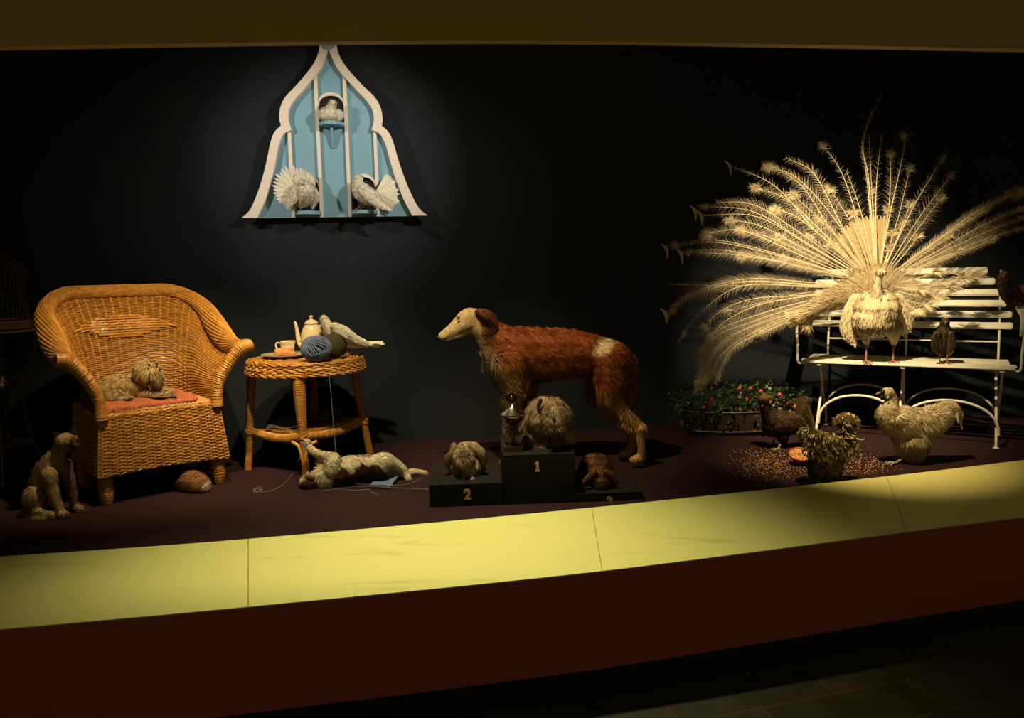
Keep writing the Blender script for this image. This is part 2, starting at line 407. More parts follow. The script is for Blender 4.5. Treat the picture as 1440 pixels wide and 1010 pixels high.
def strip(name, line, z0, z1, m, off=0, thick=.03, kind='structure', n=10, towards=1):
    P = plan(line, n); mb = MB()
    for s_ in (0, 1):
        pass
    nn = [V((-(P[min(i+1, len(P)-1)]-P[max(i-1, 0)]).y, (P[min(i+1, len(P)-1)]-P[max(i-1, 0)]).x, 0)).normalized() for i in range(len(P))]
    A = [p + n_*off for p, n_ in zip(P, nn)]; B = [p + n_*(off+thick*towards) for p, n_ in zip(P, nn)]
    mb.grid([[V((p.x, p.y, z0)) for p in A], [V((p.x, p.y, z1)) for p in A], [V((p.x, p.y, z1)) for p in B], [V((p.x, p.y, z0)) for p in B], [V((p.x, p.y, z0)) for p in A]])
    return mb.build(name, m, kind=kind)
# back wall of the case
strip('wall_back', wall_pts, .30, 3.45, M['wall'], thick=.05, n=10)
# carpeted platform: from behind the ledge to the wall
bl = plan(back_line, 8); fl = plan(front_line, 8)
def interp(line, t):
    x = t*(len(line)-1); i = min(int(x), len(line)-2); return line[i].lerp(line[i+1], x-i)
mb = MB(); rows = []
N_ = 40
wl = [interp(W_, k/N_) for k in range(N_+1)]; bb = [interp(bl, k/N_)+V((0, -.02, 0)) for k in range(N_+1)]
mb.grid([[V((p.x, p.y, .42)) for p in bb], [V((p.x, p.y, .5)) for p in bb], [V((p.x, p.y, .5)) for p in wl], [V((p.x, p.y, .42)) for p in wl], [V((p.x, p.y, .42)) for p in bb]])
mb.build('floor', M['carpet'], kind='structure')
# yellow ledge in panels with hair-thin joints
joints = [back_line[0], *back_line[2:5], back_line[-1]]
def ledge():
    fpts = [front_line[0], *front_line[2:5], front_line[-1]]
    BL = plan(back_line, 12); FL = plan(front_line, 12)
    cut = [0, 24, 36, 48, 72]
    mb = MB()
    for a, b in zip(cut, cut[1:]):
        ii = list(range(a, b+1)); g = .0012
        Bp = [BL[i].copy() for i in ii]; Fp = [FL[i].copy() for i in ii]
        Bp[0].x += g; Fp[0].x += g; Bp[-1].x -= g; Fp[-1].x -= g
        rows = [[V((p.x, p.y, z)) for p in L] for L, z in ((Bp, ZB-.07), (Bp, ZB), (Fp, ZF), (Fp, ZF-.004), (Bp, ZB-.07))]
        mb.grid(rows)
        for e in (0, -1):
            i0 = [mb.addv(r[e]) for r in rows[:4]]; mb.f.append(tuple(i0))
    mb.build('trim_1', M['ledge'], kind='structure', smooth=False)
ledge()
strip('wall_front', front_line, ZM, ZF-.004, M['maroon'], thick=.04)
strip('baseboard_front', front_line, 0, ZM+.02, M['kick'], off=.06, thick=.04)
strip('wall_header', head_line, ZH, 3.75, M['header'], thick=.05)
# case ceiling and case end walls
mb = MB(); hl = plan(head_line, 8)
hb = [interp(hl, k/N_) for k in range(N_+1)]
mb.grid([[V((p.x, p.y+.03, 3.45)) for p in hb], [V((p.x, p.y+.02, 3.45)) for p in wl]]); mb.build('ceiling', M['kick'], kind='structure')
# museum floor
mb = MB(); mb.box((0, 2.2, -.05), (14, 9.4, .1)); mb.build('floor_tiles', M['slate'], kind='structure', smooth=False)

# ================================================================== WICKER
def cane(k=1.0):
    t = random.uniform(.75, 1.15)*k
    return (.62*t, .30*t, .058*t)
def surf_n(S, u, v, e=.004):
    a = S(min(u+e, 1), v)-S(max(u-e, 0), v); b = S(u, min(v+e, 1))-S(u, max(v-e, 0))
    n = a.cross(b); return n.normalized() if n.length > 1e-12 else V((0, 0, 1))
def weave(mb, S, stakes, rows, r=.0036, amp=.0042, dens=None, v0=0, v1=1, closed=False, sr=.004, k=1.0, flatrows=()):
    for j in range(rows):
        v = v0+(v1-v0)*(j+.5)/rows; pts = []; mb.col = cane(k)
        for i in range(2*stakes+(0 if closed else 1)):
            u = i/(2*stakes); p = S(u, v); n = surf_n(S, u if not closed else (u % 1), v)
            pts.append(p + n*amp*math.cos(math.pi*i/2+math.pi*j))
        mb.tube(pts, r, 4, closed=closed, cap=False)
    for i in range(stakes+(0 if closed else 1)):
        u = i/stakes; mb.col = cane(k*1.05)
        mb.tube([S(u, v0+(v1-v0)*q/10) for q in range(11)], sr, 5)
    mb.col = (1, 1, 1)
def lining(S, nu, nv, off, mb=None, v0=0, v1=1):
    mb = mb or MB(True)
    mb.grid([[S(i/nu, v0+(v1-v0)*j/nv) + surf_n(S, i/nu, v0+(v1-v0)*j/nv)*off for i in range(nu+1)] for j in range(nv+1)])
    return mb
def wrapped(mb, pts, r, turns=60, wire=.0022, k=1.0):
    """pole wrapped in cane: core plus tight coil ridges as rings"""
    mb.col = cane(k*.8); L = crv(pts, 8); R = r if hasattr(r, '__len__') else [r]*len(pts)
    RL = [q[0] for q in crv([(x, 0, 0) for x in R], 8)]
    mb.tube(L, RL, 12)
    tot = [0]
    for a, b in zip(L, L[1:]): tot.append(tot[-1]+(b-a).length)
    for t in range(turns):
        d = tot[-1]*(t+.5)/turns; i = max(j for j in range(len(L)-1) if tot[j] <= d)
        f = (d-tot[i])/max(tot[i+1]-tot[i], 1e-9); c = L[i].lerp(L[i+1], f); tg = (L[i+1]-L[i]).normalized(); rr = RL[i]*(1-f)+RL[i+1]*f
        a = tg.orthogonal().normalized(); b = tg.cross(a); mb.col = cane(k)
        tilt = random.uniform(-.12, .12)
        mb.tube([c+(a*math.cos(q)+b*math.sin(q))*rr + tg*rr*tilt*math.cos(q) for q in [2*math.pi*m/12 for m in range(12)]], wire, 4, closed=True)
    mb.col = (1, 1, 1)

# ---- armchair
fl_, fr_ = onz(152, 711), onz(311, 681)
fl_.z = fr_.z = 0; ca = (fr_-fl_).normalized(); cb_ = V((-ca.y, ca.x, 0)); cw = (fr_-fl_).length
cc = (fl_+fr_)/2 + cb_*.24; cc.z = .5
chair = thing('wicker_armchair', 'honey brown wicker armchair with curved back and rolled arms', 'chair', cc, math.atan2(ca.y, ca.x))
HW = cw/2+.01; DF, DB = -.25, .25        # half width, front y, back y (local)
SEAT = .425
def usection(u, w, yf, yb, rr):
    """U shaped plan, u 0..1 from the front left round the back to the front right"""
    L1 = (yb-yf)-rr; L2 = math.pi/2*rr; L3 = 2*w-2*rr; T = 2*L1+2*L2+L3; d = u*T
    if d < L1: return V((-w, yf+d, 0))
    d -= L1
    if d < L2: a = d/rr; return V((-w+rr-rr*math.cos(a), yb-rr+rr*math.sin(a), 0))
    d -= L2
    if d < L3: return V((-w+rr+d, yb, 0))
    d -= L3
    if d < L2: a = d/rr; return V((w-rr+rr*math.sin(a), yb-rr+rr*math.cos(a), 0))
    return V((w, yb-rr-(d-L2), 0))
def rimh(u):
    s_ = min(u, 1-u)*2      # 0 at the arm fronts, 1 at the back centre
    return .69 + .29*(sst(np.array([s_]), .08, .78)[0])
def backS(u, v):
    p = usection(u, HW-.01, DF+.01, DB, .16); q = usection(u, HW+.115, DF-.035, DB+.14, .26)
    s_ = min(u, 1-u)*2
    fl = v**2.0
    r = p.lerp(q, fl); z = SEAT + (rimh(u)-SEAT)*(v**.96)
    return V((r.x, r.y, z))
mb = MB(True); weave(mb, backS, 44, 56, r=.0038, amp=.0040, sr=.0050, v1=.97)
mb.build('backrest', M['wicker'], chair)
lining(backS, 60, 24, -.009).build('backrest_lining', M['wickerback'], chair)
# braided band and the diamond of wider strands across the back
mb = MB(True)
for j in range(9):
    vv = .56+.024*j; half = .15*(1-abs(j-4)/5.2)+.02
    for k_ in range(2):
        pts = []
        for i in range(41):
            u = .5-half+2*half*i/40; n = surf_n(backS, u, vv)
            pts.append(backS(u, vv)-n*(-.009-.003*math.cos(i*math.pi/2.5+j*math.pi)) + V((0, 0, .004*k_)))
        mb.col = cane(1.15); mb.tube(pts, .0042, 5)
mb.build('diamond_band', M['wicker'], chair)
# thick rolled rim: bundles of strands wound in a spiral
def rim_pts(off_n=0): return [backS(i/120, 1.0) for i in range(121)]
mb = MB(True); RP = rim_pts()
def rollr(u): s_ = min(u, 1-u)*2; return .030+.022*math.exp(-((s_-.30)/.22)**2)
mb.col = cane(.55); mb.tube(RP, [rollr(i/120)*.80 for i in range(121)], 12)
for s_ in range(20):
    pts = []; mb.col = cane(1.05)
    for i in range(0, 121):
        u = i/120; p = RP[i]; t = (RP[min(i+1, 120)]-RP[max(i-1, 0)]).normalized(); a = t.cross(V((0, 0, 1))).normalized(); b = a.cross(t)
        ang = 2*math.pi*s_/20 + u*11; rr = rollr(u)
        pts.append(p+(a*math.cos(ang)+b*math.sin(ang))*rr)
    mb.tube(pts, .0062, 6)
for s_ in range(9):
    pts = []; mb.col = cane(.85)
    for i in range(0, 121):
        u = i/120; p = RP[i]; t = (RP[min(i+1, 120)]-RP[max(i-1, 0)]).normalized(); a = t.cross(V((0, 0, 1))).normalized(); b = a.cross(t)
        ang = 2*math.pi*s_/9 - u*13; rr = rollr(u)*.96
        pts.append(p+(a*math.cos(ang)+b*math.sin(ang))*rr)
    mb.tube(pts, .0045, 5)
mb.build('rolled_rim', M['wicker'], chair)
for u in (0, 1):
    mb = MB(True); pts = []
    for v in (-.04, .2, .45, .7, .88, 1.02):
        p = backS(u, max(v, 0)); pts.append(p+V((0, -.012, 0)) + V((0, 0, -.02 if v < 0 else 0)))
    e = pts[-1]; pts.append(e + V(((.045 if u else -.045), -.005, .006)))
    wrapped(mb, pts, [.027, .025, .025, .026, .030, .034, .026], turns=62, wire=.0032)
    mb.build('arm_post', M['wicker'], chair)
# seat and apron
def apronS(u, v):
    w0, w1 = HW, HW+.028
    def loop(u, w, d):
        q = u*4; k = int(q) % 4; f = q-int(q); y0, y1 = DF-.015*0, DB+.02
        c = [V((-w, DF-d, 0)), V((w, DF-d, 0)), V((w, y1+d*.5, 0)), V((-w, y1+d*.5, 0))]
        return c[k].lerp(c[(k+1) % 4], f)
    a = loop(u, w0, 0); b = loop(u, w1, .02); r = a.lerp(b, v)
    sag = 0
    if u < .25: sag = -.012*math.sin(math.pi*u*4)*v
    return V((r.x, r.y, SEAT-.008 - v*(.275+sag)))
mb = MB(True)
weave(mb, apronS, 72, 34, r=.0040, amp=.0042, sr=.0046, closed=True, k=.95)
mb.col = cane(.9)
for v, rr in ((.0, .010), (.13, .008), (.16, .007), (1.0, .009)):
    for k_ in range(3):
        mb.col = cane(1.0)
        mb.tube([apronS((i/160) % 1, v)+surf_n(apronS, (i/160) % 1, v)*(.006+.005*math.sin(i*.9+k_*2.1))+V((0, 0, .005*math.cos(i*.9+k_*2.1))) for i in range(160)], .0048, 5, closed=True)
mb.build('apron', M['wicker'], chair)
lining(apronS, 80, 6, .006 if surf_n(apronS, .1, .5).y > 0 else -.006).build('apron_lining', M['wickerback'], chair)
def seatS(u, v):
    return V((-HW+.012+2*(HW-.012)*u, DF+.004+(DB-DF)*v, SEAT+.004*math.sin(math.pi*u)))
mb = MB(True); weave(mb, seatS, 26, 38, r=.0045, amp=.004, sr=.0045)
mb.build('seat', M['wicker'], chair)
mb = MB(True); mb.box((0, 0, SEAT-.018), (2*HW-.03, .48, .012)); mb.build('seat_board', M['wickerback'], chair, smooth=False)
for sx, sy in ((-1, DF+.035), (1, DF+.035), (-1, DB-.03), (1, DB-.03)):
    x = sx*(HW-.012); mb = MB(True)
    wrapped(mb, [V((x, sy, .19)), V((x, sy, .15)), V((x, sy, .09)), V((x, sy, .04)), V((x, sy, .001))], [.022, .027, .034, .031, .022], turns=24, wire=.0034, k=.95)
    mb.build('leg', M['wicker'], chair)

# ---- cushion cloth on the seat (rests on the seat, so a thing of its own)
def chl(x, y, z): return chair.matrix_basis @ V((x, y, z)) if False else Matrix.Translation(cc) @ Matrix.Rotation(chair.rotation_euler.z, 4, 'Z') @ V((x, y, z))
mb = MB()
nx, ny = 40, 26; rowsT = []; rowsB = []
for j in range(ny+1):
    rt_, rb_ = [], []
    for i in range(nx+1):
        u, v = i/nx, j/ny; e = min(u, 1-u, v, 1-v)
        edge = min(1, e*9)**.5
        x = -.245+.44*u + .008*math.sin(v*23+u*4); y = -.215+.34*v + .009*math.sin(u*31+2)*(1-v)
        z = SEAT+.020 + .018*edge + .006*math.sin(u*27+v*9)*edge + .012*math.exp(-((u-.93)/.07)**2)*edge
        rt_.append(chl(x, y, z)); rb_.append(chl(x, y, SEAT+.013))
    rowsT.append(rt_); rowsB.append(rb_)
mb.grid(rowsT); mb.grid(rowsB)
loopT = [rowsT[0][i] for i in range(nx+1)]+[rowsT[j][nx] for j in range(1, ny+1)]+[rowsT[ny][i] for i in range(nx-1, -1, -1)]+[rowsT[j][0] for j in range(ny-1, 0, -1)]
loopB = [rowsB[0][i] for i in range(nx+1)]+[rowsB[j][nx] for j in range(1, ny+1)]+[rowsB[ny][i] for i in range(nx-1, -1, -1)]+[rowsB[j][0] for j in range(ny-1, 0, -1)]
mb.grid([loopT, loopB], closed=True)
# frayed fringe along the front edge
for i in range(170):
    u = random.random()**1.3*.8; p = chl(-.245+.44*u, -.217, SEAT+random.uniform(.012, .026)); d = chl(-.245+.44*u+random.uniform(-.01, .01), -.217-random.uniform(.006, .02), SEAT+random.uniform(.004, .012))
    mb.tube([p, (p+d)/2+V((0, 0, .004)), d], .0013, 3)
tag(mb.build('seat_cloth', M['cushion']), 'terracotta fringed cloth folded on the wicker armchair seat', 'cloth')

# ---- wicker side table
tl = onz(350, 661)     # left leg foot
tcen = onz(430, 655); tcen = V((tcen.x, tcen.y+.02, .5))
TR = .302; TZ = .59
tc_ = V((-1.135, 4.36, .5))
table = thing('wicker_side_table', 'round honey wicker side table with wrapped legs and lower shelf', 'table', tc_)
def topS(u, v): a = 2*math.pi*u; return V((math.cos(a)*TR*v*1.02, math.sin(a)*TR*v*.96, TZ + (.0 if v < .9 else -.02*((v-.9)/.1)**2)))
mb = MB(True)
nr = 34
for j in range(nr):
    v = (j+.6)/nr*.97; k2 = max(8, int(44*v)); pts = []; mb.col = cane()
    for i in range(2*k2): 
        p = topS(i/(2*k2), v); pts.append(p+V((0, 0, .0035*math.cos(math.pi*i/2+math.pi*j))))
    mb.tube(pts, .0042, 4, closed=True)
def skirt(u, v): a = 2*math.pi*u; rr = TR*(1.0+.035*v); return V((math.cos(a)*rr*1.02, math.sin(a)*rr*.96, TZ-.005-.058*v))
weave(mb, skirt, 64, 6, r=.0052, amp=.006, sr=.005, closed=True)
for v in (0, .5, 1.0):
    for k_ in range(2):
        mb.col = cane(1.05)
        mb.tube([skirt((i/150) % 1, v)+V((0, 0, .005*math.cos(i*.8+k_*3.1)))+V((math.cos(2*math.pi*i/150), math.sin(2*math.pi*i/150), 0))*.005*math.sin(i*.8+k_*3.1) for i in range(150)], .005, 5, closed=True)
mb.build('tabletop', M['wicker'], table)
mb = MB(True); mb.lathe([(TR*.97, TZ-.05), (TR*.985, TZ-.012), (TR*.5, TZ-.006), (.002, TZ-.006)], n=40); mb.build('tabletop_core', M['wickerback'], table)
ttop = TZ-.03
def tloc(px, py, Y): return at(px, py, Y)-tc_
legs = [((358, 524, 3.97), (350, 661, None)), ((427, 535, 3.78), (432, 668, None)), ((502, 515, 4.12), (522, 640, None)), ((440, 520, 4.28), (445, 640, None))]
feet = [onz(350, 661), V((0, 0, 0)), onz(521, 641), V((0, 0, 0))]
lf = [(-.265, -.105), (.025, -.262), (.232, .10), (-.02, .25)]
bot = [(-.31, -.13), (.052, -.315), (.31, .13), (-.05, .30)]
for (x0, y0), (x1, y1), w_ in zip(lf, bot, (1, 1.45, .9, .9)):
    mb = MB(True)
    P = [V((x0+(x1-x0)*t, y0+(y1-y0)*t, TZ-.04-(TZ-.041)*t)) for t in (0, .25, .5, .75, 1)]
    wrapped(mb, P, [.024*w_, .021*w_, .019*(w_*.5+.5), .018, .019], turns=105, wire=.0024)
    for d in (-.01, 0, .01):
        c = V((x0+(x1-x0)*.62, y0+(y1-y0)*.62, TZ-.04-(TZ-.041)*.62+d)); mb.col = cane(1.1)
        mb.tube([c+V((math.cos(q)*.024, math.sin(q)*.024, .006*math.sin(q*2+d*99))) for q in [2*math.pi*m/14 for m in range(14)]], .003, 4, closed=True)
    mb.build('leg', M['wicker'], table)
# lower shelf: four curved sides sagging inwards between the legs
SZ = .215
cn = [V((x0+(x1-x0)*.62, y0+(y1-y0)*.62, SZ)) for (x0, y0), (x1, y1) in zip(lf, bot)]
def shelf_loop(k, n=14, inn=.12):
    a, b = cn[k], cn[(k+1) % 4]; m = (a+b)/2; c = m*(1-inn)
    out = []
    for i in range(n+1):
        t = i/n; q = a*(1-t)**2+c*2*t*(1-t)+b*t*t; out.append(V((q.x, q.y, SZ-.028*math.sin(math.pi*t))))
    return out
mb = MB(True)
for k in range(4):
    L = shelf_loop(k); L2 = [p+V((0, 0, .035)) for p in L]
    m = 70
    dense = crv(L, 6); mb.col = cane(.8)
    mb.grid([[p+V((0, 0, -.018)) for p in dense], [p+V((0, 0, .018)) for p in dense]])
    for i in range(110):
        t = i/110*(len(dense)-1); j = int(t); p = dense[j].lerp(dense[min(j+1, len(dense)-1)], t-j)
        rad = V((p.x, p.y, 0)).normalized(); mb.col = cane(1.0)
        mb.tube([p+V((0, 0, .022*math.sin(q)))+rad*.013*math.cos(q) for q in [2*math.pi*z/8 for z in range(8)]], .0028, 4, closed=True)
mb.build('shelf_edge', M['wicker'], table)
mb = MB(True); mb.col = cane(.5); poly = []
for k in range(4): poly += [(p.x*.97, p.y*.97) for p in shelf_loop(k)[:-1]]
mb.prism(poly, SZ-.004, SZ+.006, lambda x, y, h: V((x, y, h)))
for j in range(30):
    y = -.26+.52*j/29; xs = []
    for k in range(len(poly)):
        (xa, ya), (xb, yb) = poly[k], poly[(k+1) % len(poly)]
        if (ya-y)*(yb-y) < 0: xs.append(xa+(xb-xa)*(y-ya)/(yb-ya))
    if len(xs) >= 2:
        xs.sort(); mb.col = cane(.8); mb.tube([V((xs[0]+(xs[-1]-xs[0])*q/20, y, SZ+.008+.003*math.cos(math.pi*q+math.pi*j))) for q in range(21)], .005, 4)
mb.build('shelf', M['wicker'], table)
# little curved braces beside the front leg
for s_ in (-1, 1):
    mb = MB(True); mb.col = cane(1.15)
    b0 = V((.046, -.318, .06)); mb.tube(crv([b0+V((0, 0, .0)), b0+V((s_*.012, .004, .06)), b0+V((s_*.028, .012, .105)), b0+V((s_*.065, .03, .125))], 6), .0085, 8)
    mb.build('brace', M['wicker'], table)
# ================================================================== ANIMALS, LEFT AND CENTRE
# ---- borzoi
YD = 4.2
dog = thing('borzoi_dog', 'tall long-nosed rust red and white dog standing behind the podium', 'dog', onz(800, 652, .5))
b = Blob(); N1, F1 = 4.11, 4.27
b.chain([K(705, 497, YD, 33), K(722, 496, YD, 37), K(745, 497, YD, 37), K(775, 497, YD, 36), K(805, 495, YD, 32), K(832, 499, YD, 29), K(858, 507, YD, 29)], (1, .78, 1))
b.ball(K(712, 520, YD, 24), (1, .8, 1)); b.ball(K(728, 515, YD, 26), (1, .8, 1))
b.chain([K(704, 488, YD, 32), K(692, 476, YD, 25), K(680, 462, YD-.01, 20), K(670, 452, YD-.02, 17)], (1, .8, 1))
b.chain([K(672, 450, YD-.02, 16), K(660, 449, YD-.03, 16.5), K(650, 455, YD-.04, 13.5), K(640, 462, YD-.05, 10.5), K(630, 468, YD-.06, 8.2), K(621, 473, YD-.07, 6)], (1, .72, 1))
b.chain([K(655, 464, YD-.03, 9), K(643, 471, YD-.05, 6), K(631, 476, YD-.06, 4)], (1, .6, 1))
def hindleg(Y, dx, foot):
    fx, fy = foot
    b.chain([K(862+dx, 508, Y, 26), K(860+dx, 532, Y, 24), K(858+dx, 552, Y, 19), K(868+dx, 573, Y, 12.5), K(884+dx, 588, Y, 8.5), K(900+dx, 602, Y, 7)], (1, .62, 1))
    b.chain([K(900+dx, 601, Y, 7), K(901+dx, 616, Y, 6.2), K(fx+3, fy-12, Y, 6), K(fx, fy-4, Y, 7), K(fx-9, fy-2, Y-.02, 5)])
hindleg(N1, 0, (899, 649)); hindleg(F1+.03, -14, (884, 641))
def foreleg(Y, dx, fx, fy):
    b.chain([K(714+dx, 512, Y, 25), K(720+dx, 540, Y, 17), K(717+dx, 566, Y, 11), K(713+dx, 590, Y, 8.5), K(711+dx, 620, Y, 7), K(fx, fy-5, Y, 7.5), K(fx-8, fy-2, Y-.02, 5.5)], (1, .75, 1))
foreleg(N1, 0, 710, 655); foreleg(F1, 14, 726, 645)
b.chain([K(882, 505, YD, 8), K(886, 525, YD, 7), K(887, 555, YD, 5.5), K(880, 585, YD+.03, 4), K(866, 604, YD+.06, 3)])
def dogcol(P):
    px, py = pix(P); n = vnoise(P, 22)*.5
    rust = mixc((.36, .105, .022), (.20, .048, .012), sst(n+vnoise(P, 60, 1)*.3, -.6, .9))
    gold = (.52, .22, .05); cream = (.66, .46, .20)
    c = rust
    low = sst(py+n*10, 508, 540)*((px > 735) & (px < 828)); c = c*(1-low[:, None]*.6)+np.array((.42, .17, .045))*low[:, None]*.6
    fl = sst(py+n*8, 500, 560)*(px < 735); c = c*(1-fl[:, None])+np.array((.70, .44, .17))*fl[:, None]
    hl = sst(py+n*6, 545, 600)*(px > 828); c = c*(1-hl[:, None])+np.array((.80, .50, .18))*hl[:, None]
    chest = sst(-(px-699+ (py-500)*-.28)+n*12, -4, 12)*sst(py, 470, 490); c = c*(1-chest[:, None])+np.array((.30, .24, .15))*chest[:, None]
    # white slash over the croup
    d = (px-(862-(py-475)*.75)); sl = sst(-np.abs(d)+n*3, -15, -8)*sst(-py, -506, -495); c = c*(1-sl[:, None])+np.array((.85, .70, .42))*sl[:, None]
    # head
    hd = sst(-px+n*3, -684, -672)*sst(-py, -487, -476); face = np.array((.72, .56, .32))
    c = c*(1-hd[:, None])+face*hd[:, None]
    ck = hd*np.exp(-(((px-664)/10)**2+((py-448)/4)**2)); c = c*(1-ck[:, None]*.6)+np.array((.60, .30, .07))*ck[:, None]*.6
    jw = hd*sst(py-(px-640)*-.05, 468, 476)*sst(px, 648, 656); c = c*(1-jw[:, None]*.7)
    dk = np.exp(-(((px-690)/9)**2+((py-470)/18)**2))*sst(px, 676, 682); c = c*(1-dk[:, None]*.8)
    ey = np.exp(-(((px-644.5)/3.2)**2+((py-447.5)/2.6)**2)); c = c*(1-ey[:, None]*.9)
    return c
def dogcomb(P, N):
    px, py = pix(P); leg = sst(py, 540, 560)[:, None]; head = sst(-px, -690, -670)[:, None]
    d = np.tile(np.array([.85, 0, -.55]), (len(P), 1))*(1-leg)+np.array([.1, 0, -1])*leg
    return d*(1-head)+np.array([.95, .1, .35])*head
def doglen(P):
    px, py = pix(P)
    L = .038 + .022*sst(py, 500, 540)*(px < 860) + .04*np.exp(-(((px-690)/14)**2+((py-505)/25)**2)) + .012*sst(px, 868, 890)
    L = np.where(py > 562, .014, L); L = np.where((py > 530) & (px > 872) & (py < 600), .045, L)
    return np.where(px < 676, .006, L)
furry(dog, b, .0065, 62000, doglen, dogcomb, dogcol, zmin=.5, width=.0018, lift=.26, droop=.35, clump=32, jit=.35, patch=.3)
eye(dog, at(644.5, 447.5, YD-.085), .0062)
mb = MB(); mb.ball(at(616.5, 474.5, YD-.075), .0125, (1, .9, .85)); mb.build('nose', M['nose'], dog)
mb = MB(); mb.tube(bezpx([(624, 480, YD-.096), (634, 477, YD-.094), (643, 471, YD-.088), (648, 470, YD-.08)], YD), .0024, 6); mb.build('lips', M['nose'], dog)
b = Blob(); b.chain([K(672, 438, YD-.075, 4), K(681, 442, YD-.085, 7), K(690, 447, YD-.08, 7), K(694, 457, YD-.075, 5), K(690, 466, YD-.07, 3)], (1, .5, 1))
furry(dog, b, .004, 7000, .016, (.7, 0, -.7), lambda P: mixc((.10, .035, .014), (.22, .11, .045), sst(vnoise(P, 50), -.5, 1)), name='ear', width=.0014, lift=.3, smooth=3)
for k in range(4):
    pass

# ---- sitting siamese cat
YC = onz(97, 722).y
cat = thing('siamese_cat', 'cream and dark-faced cat sitting beside the wicker armchair', 'cat', onz(80, 722))
b = Blob()
b.chain([K(58, 699, YC+.02, 21), K(60, 682, YC+.02, 20), K(66, 663, YC, 18), K(75, 648, YC, 15), K(82, 636, YC, 11), K(88, 626, YC-.01, 10)], (1, .85, 1))
b.ball(K(48, 703, YC-.04, 17), (1, .7, 1.15)); b.ball(K(70, 703, YC+.10, 15), (1, .7, 1.1))
b.chain([K(50, 716, YC-.05, 8), K(62, 722, YC-.07, 6), K(72, 724, YC-.08, 5)])
b.chain([K(70, 668, YC-.045, 11), K(74, 690, YC-.055, 8.5), K(81, 709, YC-.06, 6.5), K(86, 721, YC-.065, 6), K(92, 724, YC-.08, 5)])
b.chain([K(90, 655, YC+.03, 11), K(97, 675, YC+.03, 8.5), K(102, 697, YC+.03, 6.5), K(106, 712, YC+.03, 6), K(113, 717, YC+.01, 5)])
b.ball(K(92, 621, YC-.02, 14), (1.0, .95, .9)); b.ball(K(102, 624, YC-.04, 9), (1, 1, .85)); b.ball(K(108, 627, YC-.045, 5.5), (1, 1, .8)); b.ball(K(96, 629, YC-.03, 9), (1.1, 1, .75)); b.ball(K(105, 617, YC-.03, 5))
b.chain([K(42, 712, YC+.03, 6), K(34, 722, YC+.02, 5), K(45, 727, YC-.06, 4.5), K(62, 729, YC-.09, 4)])
def catcol(P):
    px, py = pix(P); n = vnoise(P, 30)*.5
    c = mixc((.62, .44, .24), (.42, .27, .13), sst(n, -.5, .8))
    f = np.exp(-(((px-105)/11)**2+((py-623)/10)**2)); f = np.clip(f*1.5, 0, 1)*.93; c = c*(1-f[:, None])+np.array((.055, .028, .014))*f[:, None]
    fr = sst(px-n*3, 84, 98)*sst(py, 640, 655); c = c*(1-.5*fr[:, None])
    tp = np.exp(-(((px-90)/8)**2+((py-608)/4)**2)); c = c*(1-.6*tp[:, None])+np.array((.50, .28, .12))*.6*tp[:, None]
    tl_ = sst(-px, -46, -40)*sst(py, 712, 720); c = c*(1-.5*tl_[:, None])
    return c
furry(cat, b, .006, 26000, lambda P: np.where(pix(P)[1] < 638, .008, .017), (0, 0, -1), catcol, zmin=.5, width=.0014, lift=.25, jit=.35)
for pts, nm in ((((75, 627), (75, 608), (88, 611)), 0), (((97, 609), (104, 600), (107, 615)), 1)):
    Y = YC-.03+.03*nm; mb = MB(); mb.col = (.02, .012, .008)
    A, T_, B_ = [at(q[0], q[1], Y) for q in pts]; n = V((0, .014, 0))
    i = [mb.addv(p) for p in (A, T_, B_, A+n, T_+n*.3, B_+n, (A+B_)/2-V((0, .004, .0)))]
    mb.f += [(i[0], i[6], i[1]), (i[6], i[2], i[1]), (i[3], i[4], i[5]), (i[0], i[1], i[4], i[3]), (i[1], i[2], i[5], i[4]), (i[0], i[3], i[5], i[2], i[6])]
    mb.build('ear', M['fur'], cat, smooth=False)
eye(cat, at(100.5, 620.5, YC-.066), .0055); eye(cat, at(110, 619.5, YC-.045), .005)
mb = MB(); mb.ball(at(112.5, 625.5, YC-.055), .004); mb.build('nose', M['nose'], cat)

# ---- little long haired dog lying on the chair
YL = 3.92
lap = thing('longhaired_lapdog', 'small shaggy beige grey dog lying on the armchair cloth', 'dog', chl(0, 0, SEAT+.035))
b = Blob()
b.chain([K(150, 552, YL-.06, 16), K(160, 548, YL-.03, 20), K(178, 547, YL-.01, 21), K(196, 544, YL, 20), K(206, 538, YL, 16), K(208, 530, YL-.01, 13)], (1, .9, .95))
b.ball(K(207, 522, YL-.03, 15), (1, .95, 1)); b.ball(K(215, 526, YL-.05, 10)); b.ball(K(217, 532, YL-.05, 8))
b.chain([K(205, 551, YL-.03, 9), K(220, 556, YL-.04, 7), K(238, 559, YL-.05, 5), K(247, 559, YL-.05, 4)])
b.chain([K(205, 550, YL+.04, 9), K(220, 552, YL+.05, 7), K(240, 555, YL+.05, 5)])
b.chain([K(160, 558, YL-.09, 10), K(175, 561, YL-.10, 7)])
def lapcol(P):
    px, py = pix(P); n = vnoise(P, 45)*.5+vnoise(P, 110, 2)*.25
    c = mixc((.58, .41, .18), (.33, .23, .10), sst(n, -.4, .7))
    h = sst(-py, -540, -532); c = c*(1-h[:, None])+mixc((.82, .61, .28), (.58, .41, .17), sst(n, -.3, .6))*h[:, None]
    m = np.exp(-(((px-213)/3)**2+((py-524)/7)**2)); c = c*(1-.5*m[:, None])+np.array((.62, .36, .10))*.5*m[:, None]
    m = np.exp(-(((px-220)/4)**2+((py-518)/3.5)**2)) + np.exp(-(((px-222)/4)**2+((py-526)/4)**2)); m = np.clip(m, 0, 1); c = c*(1-.45*m[:, None])
    return c
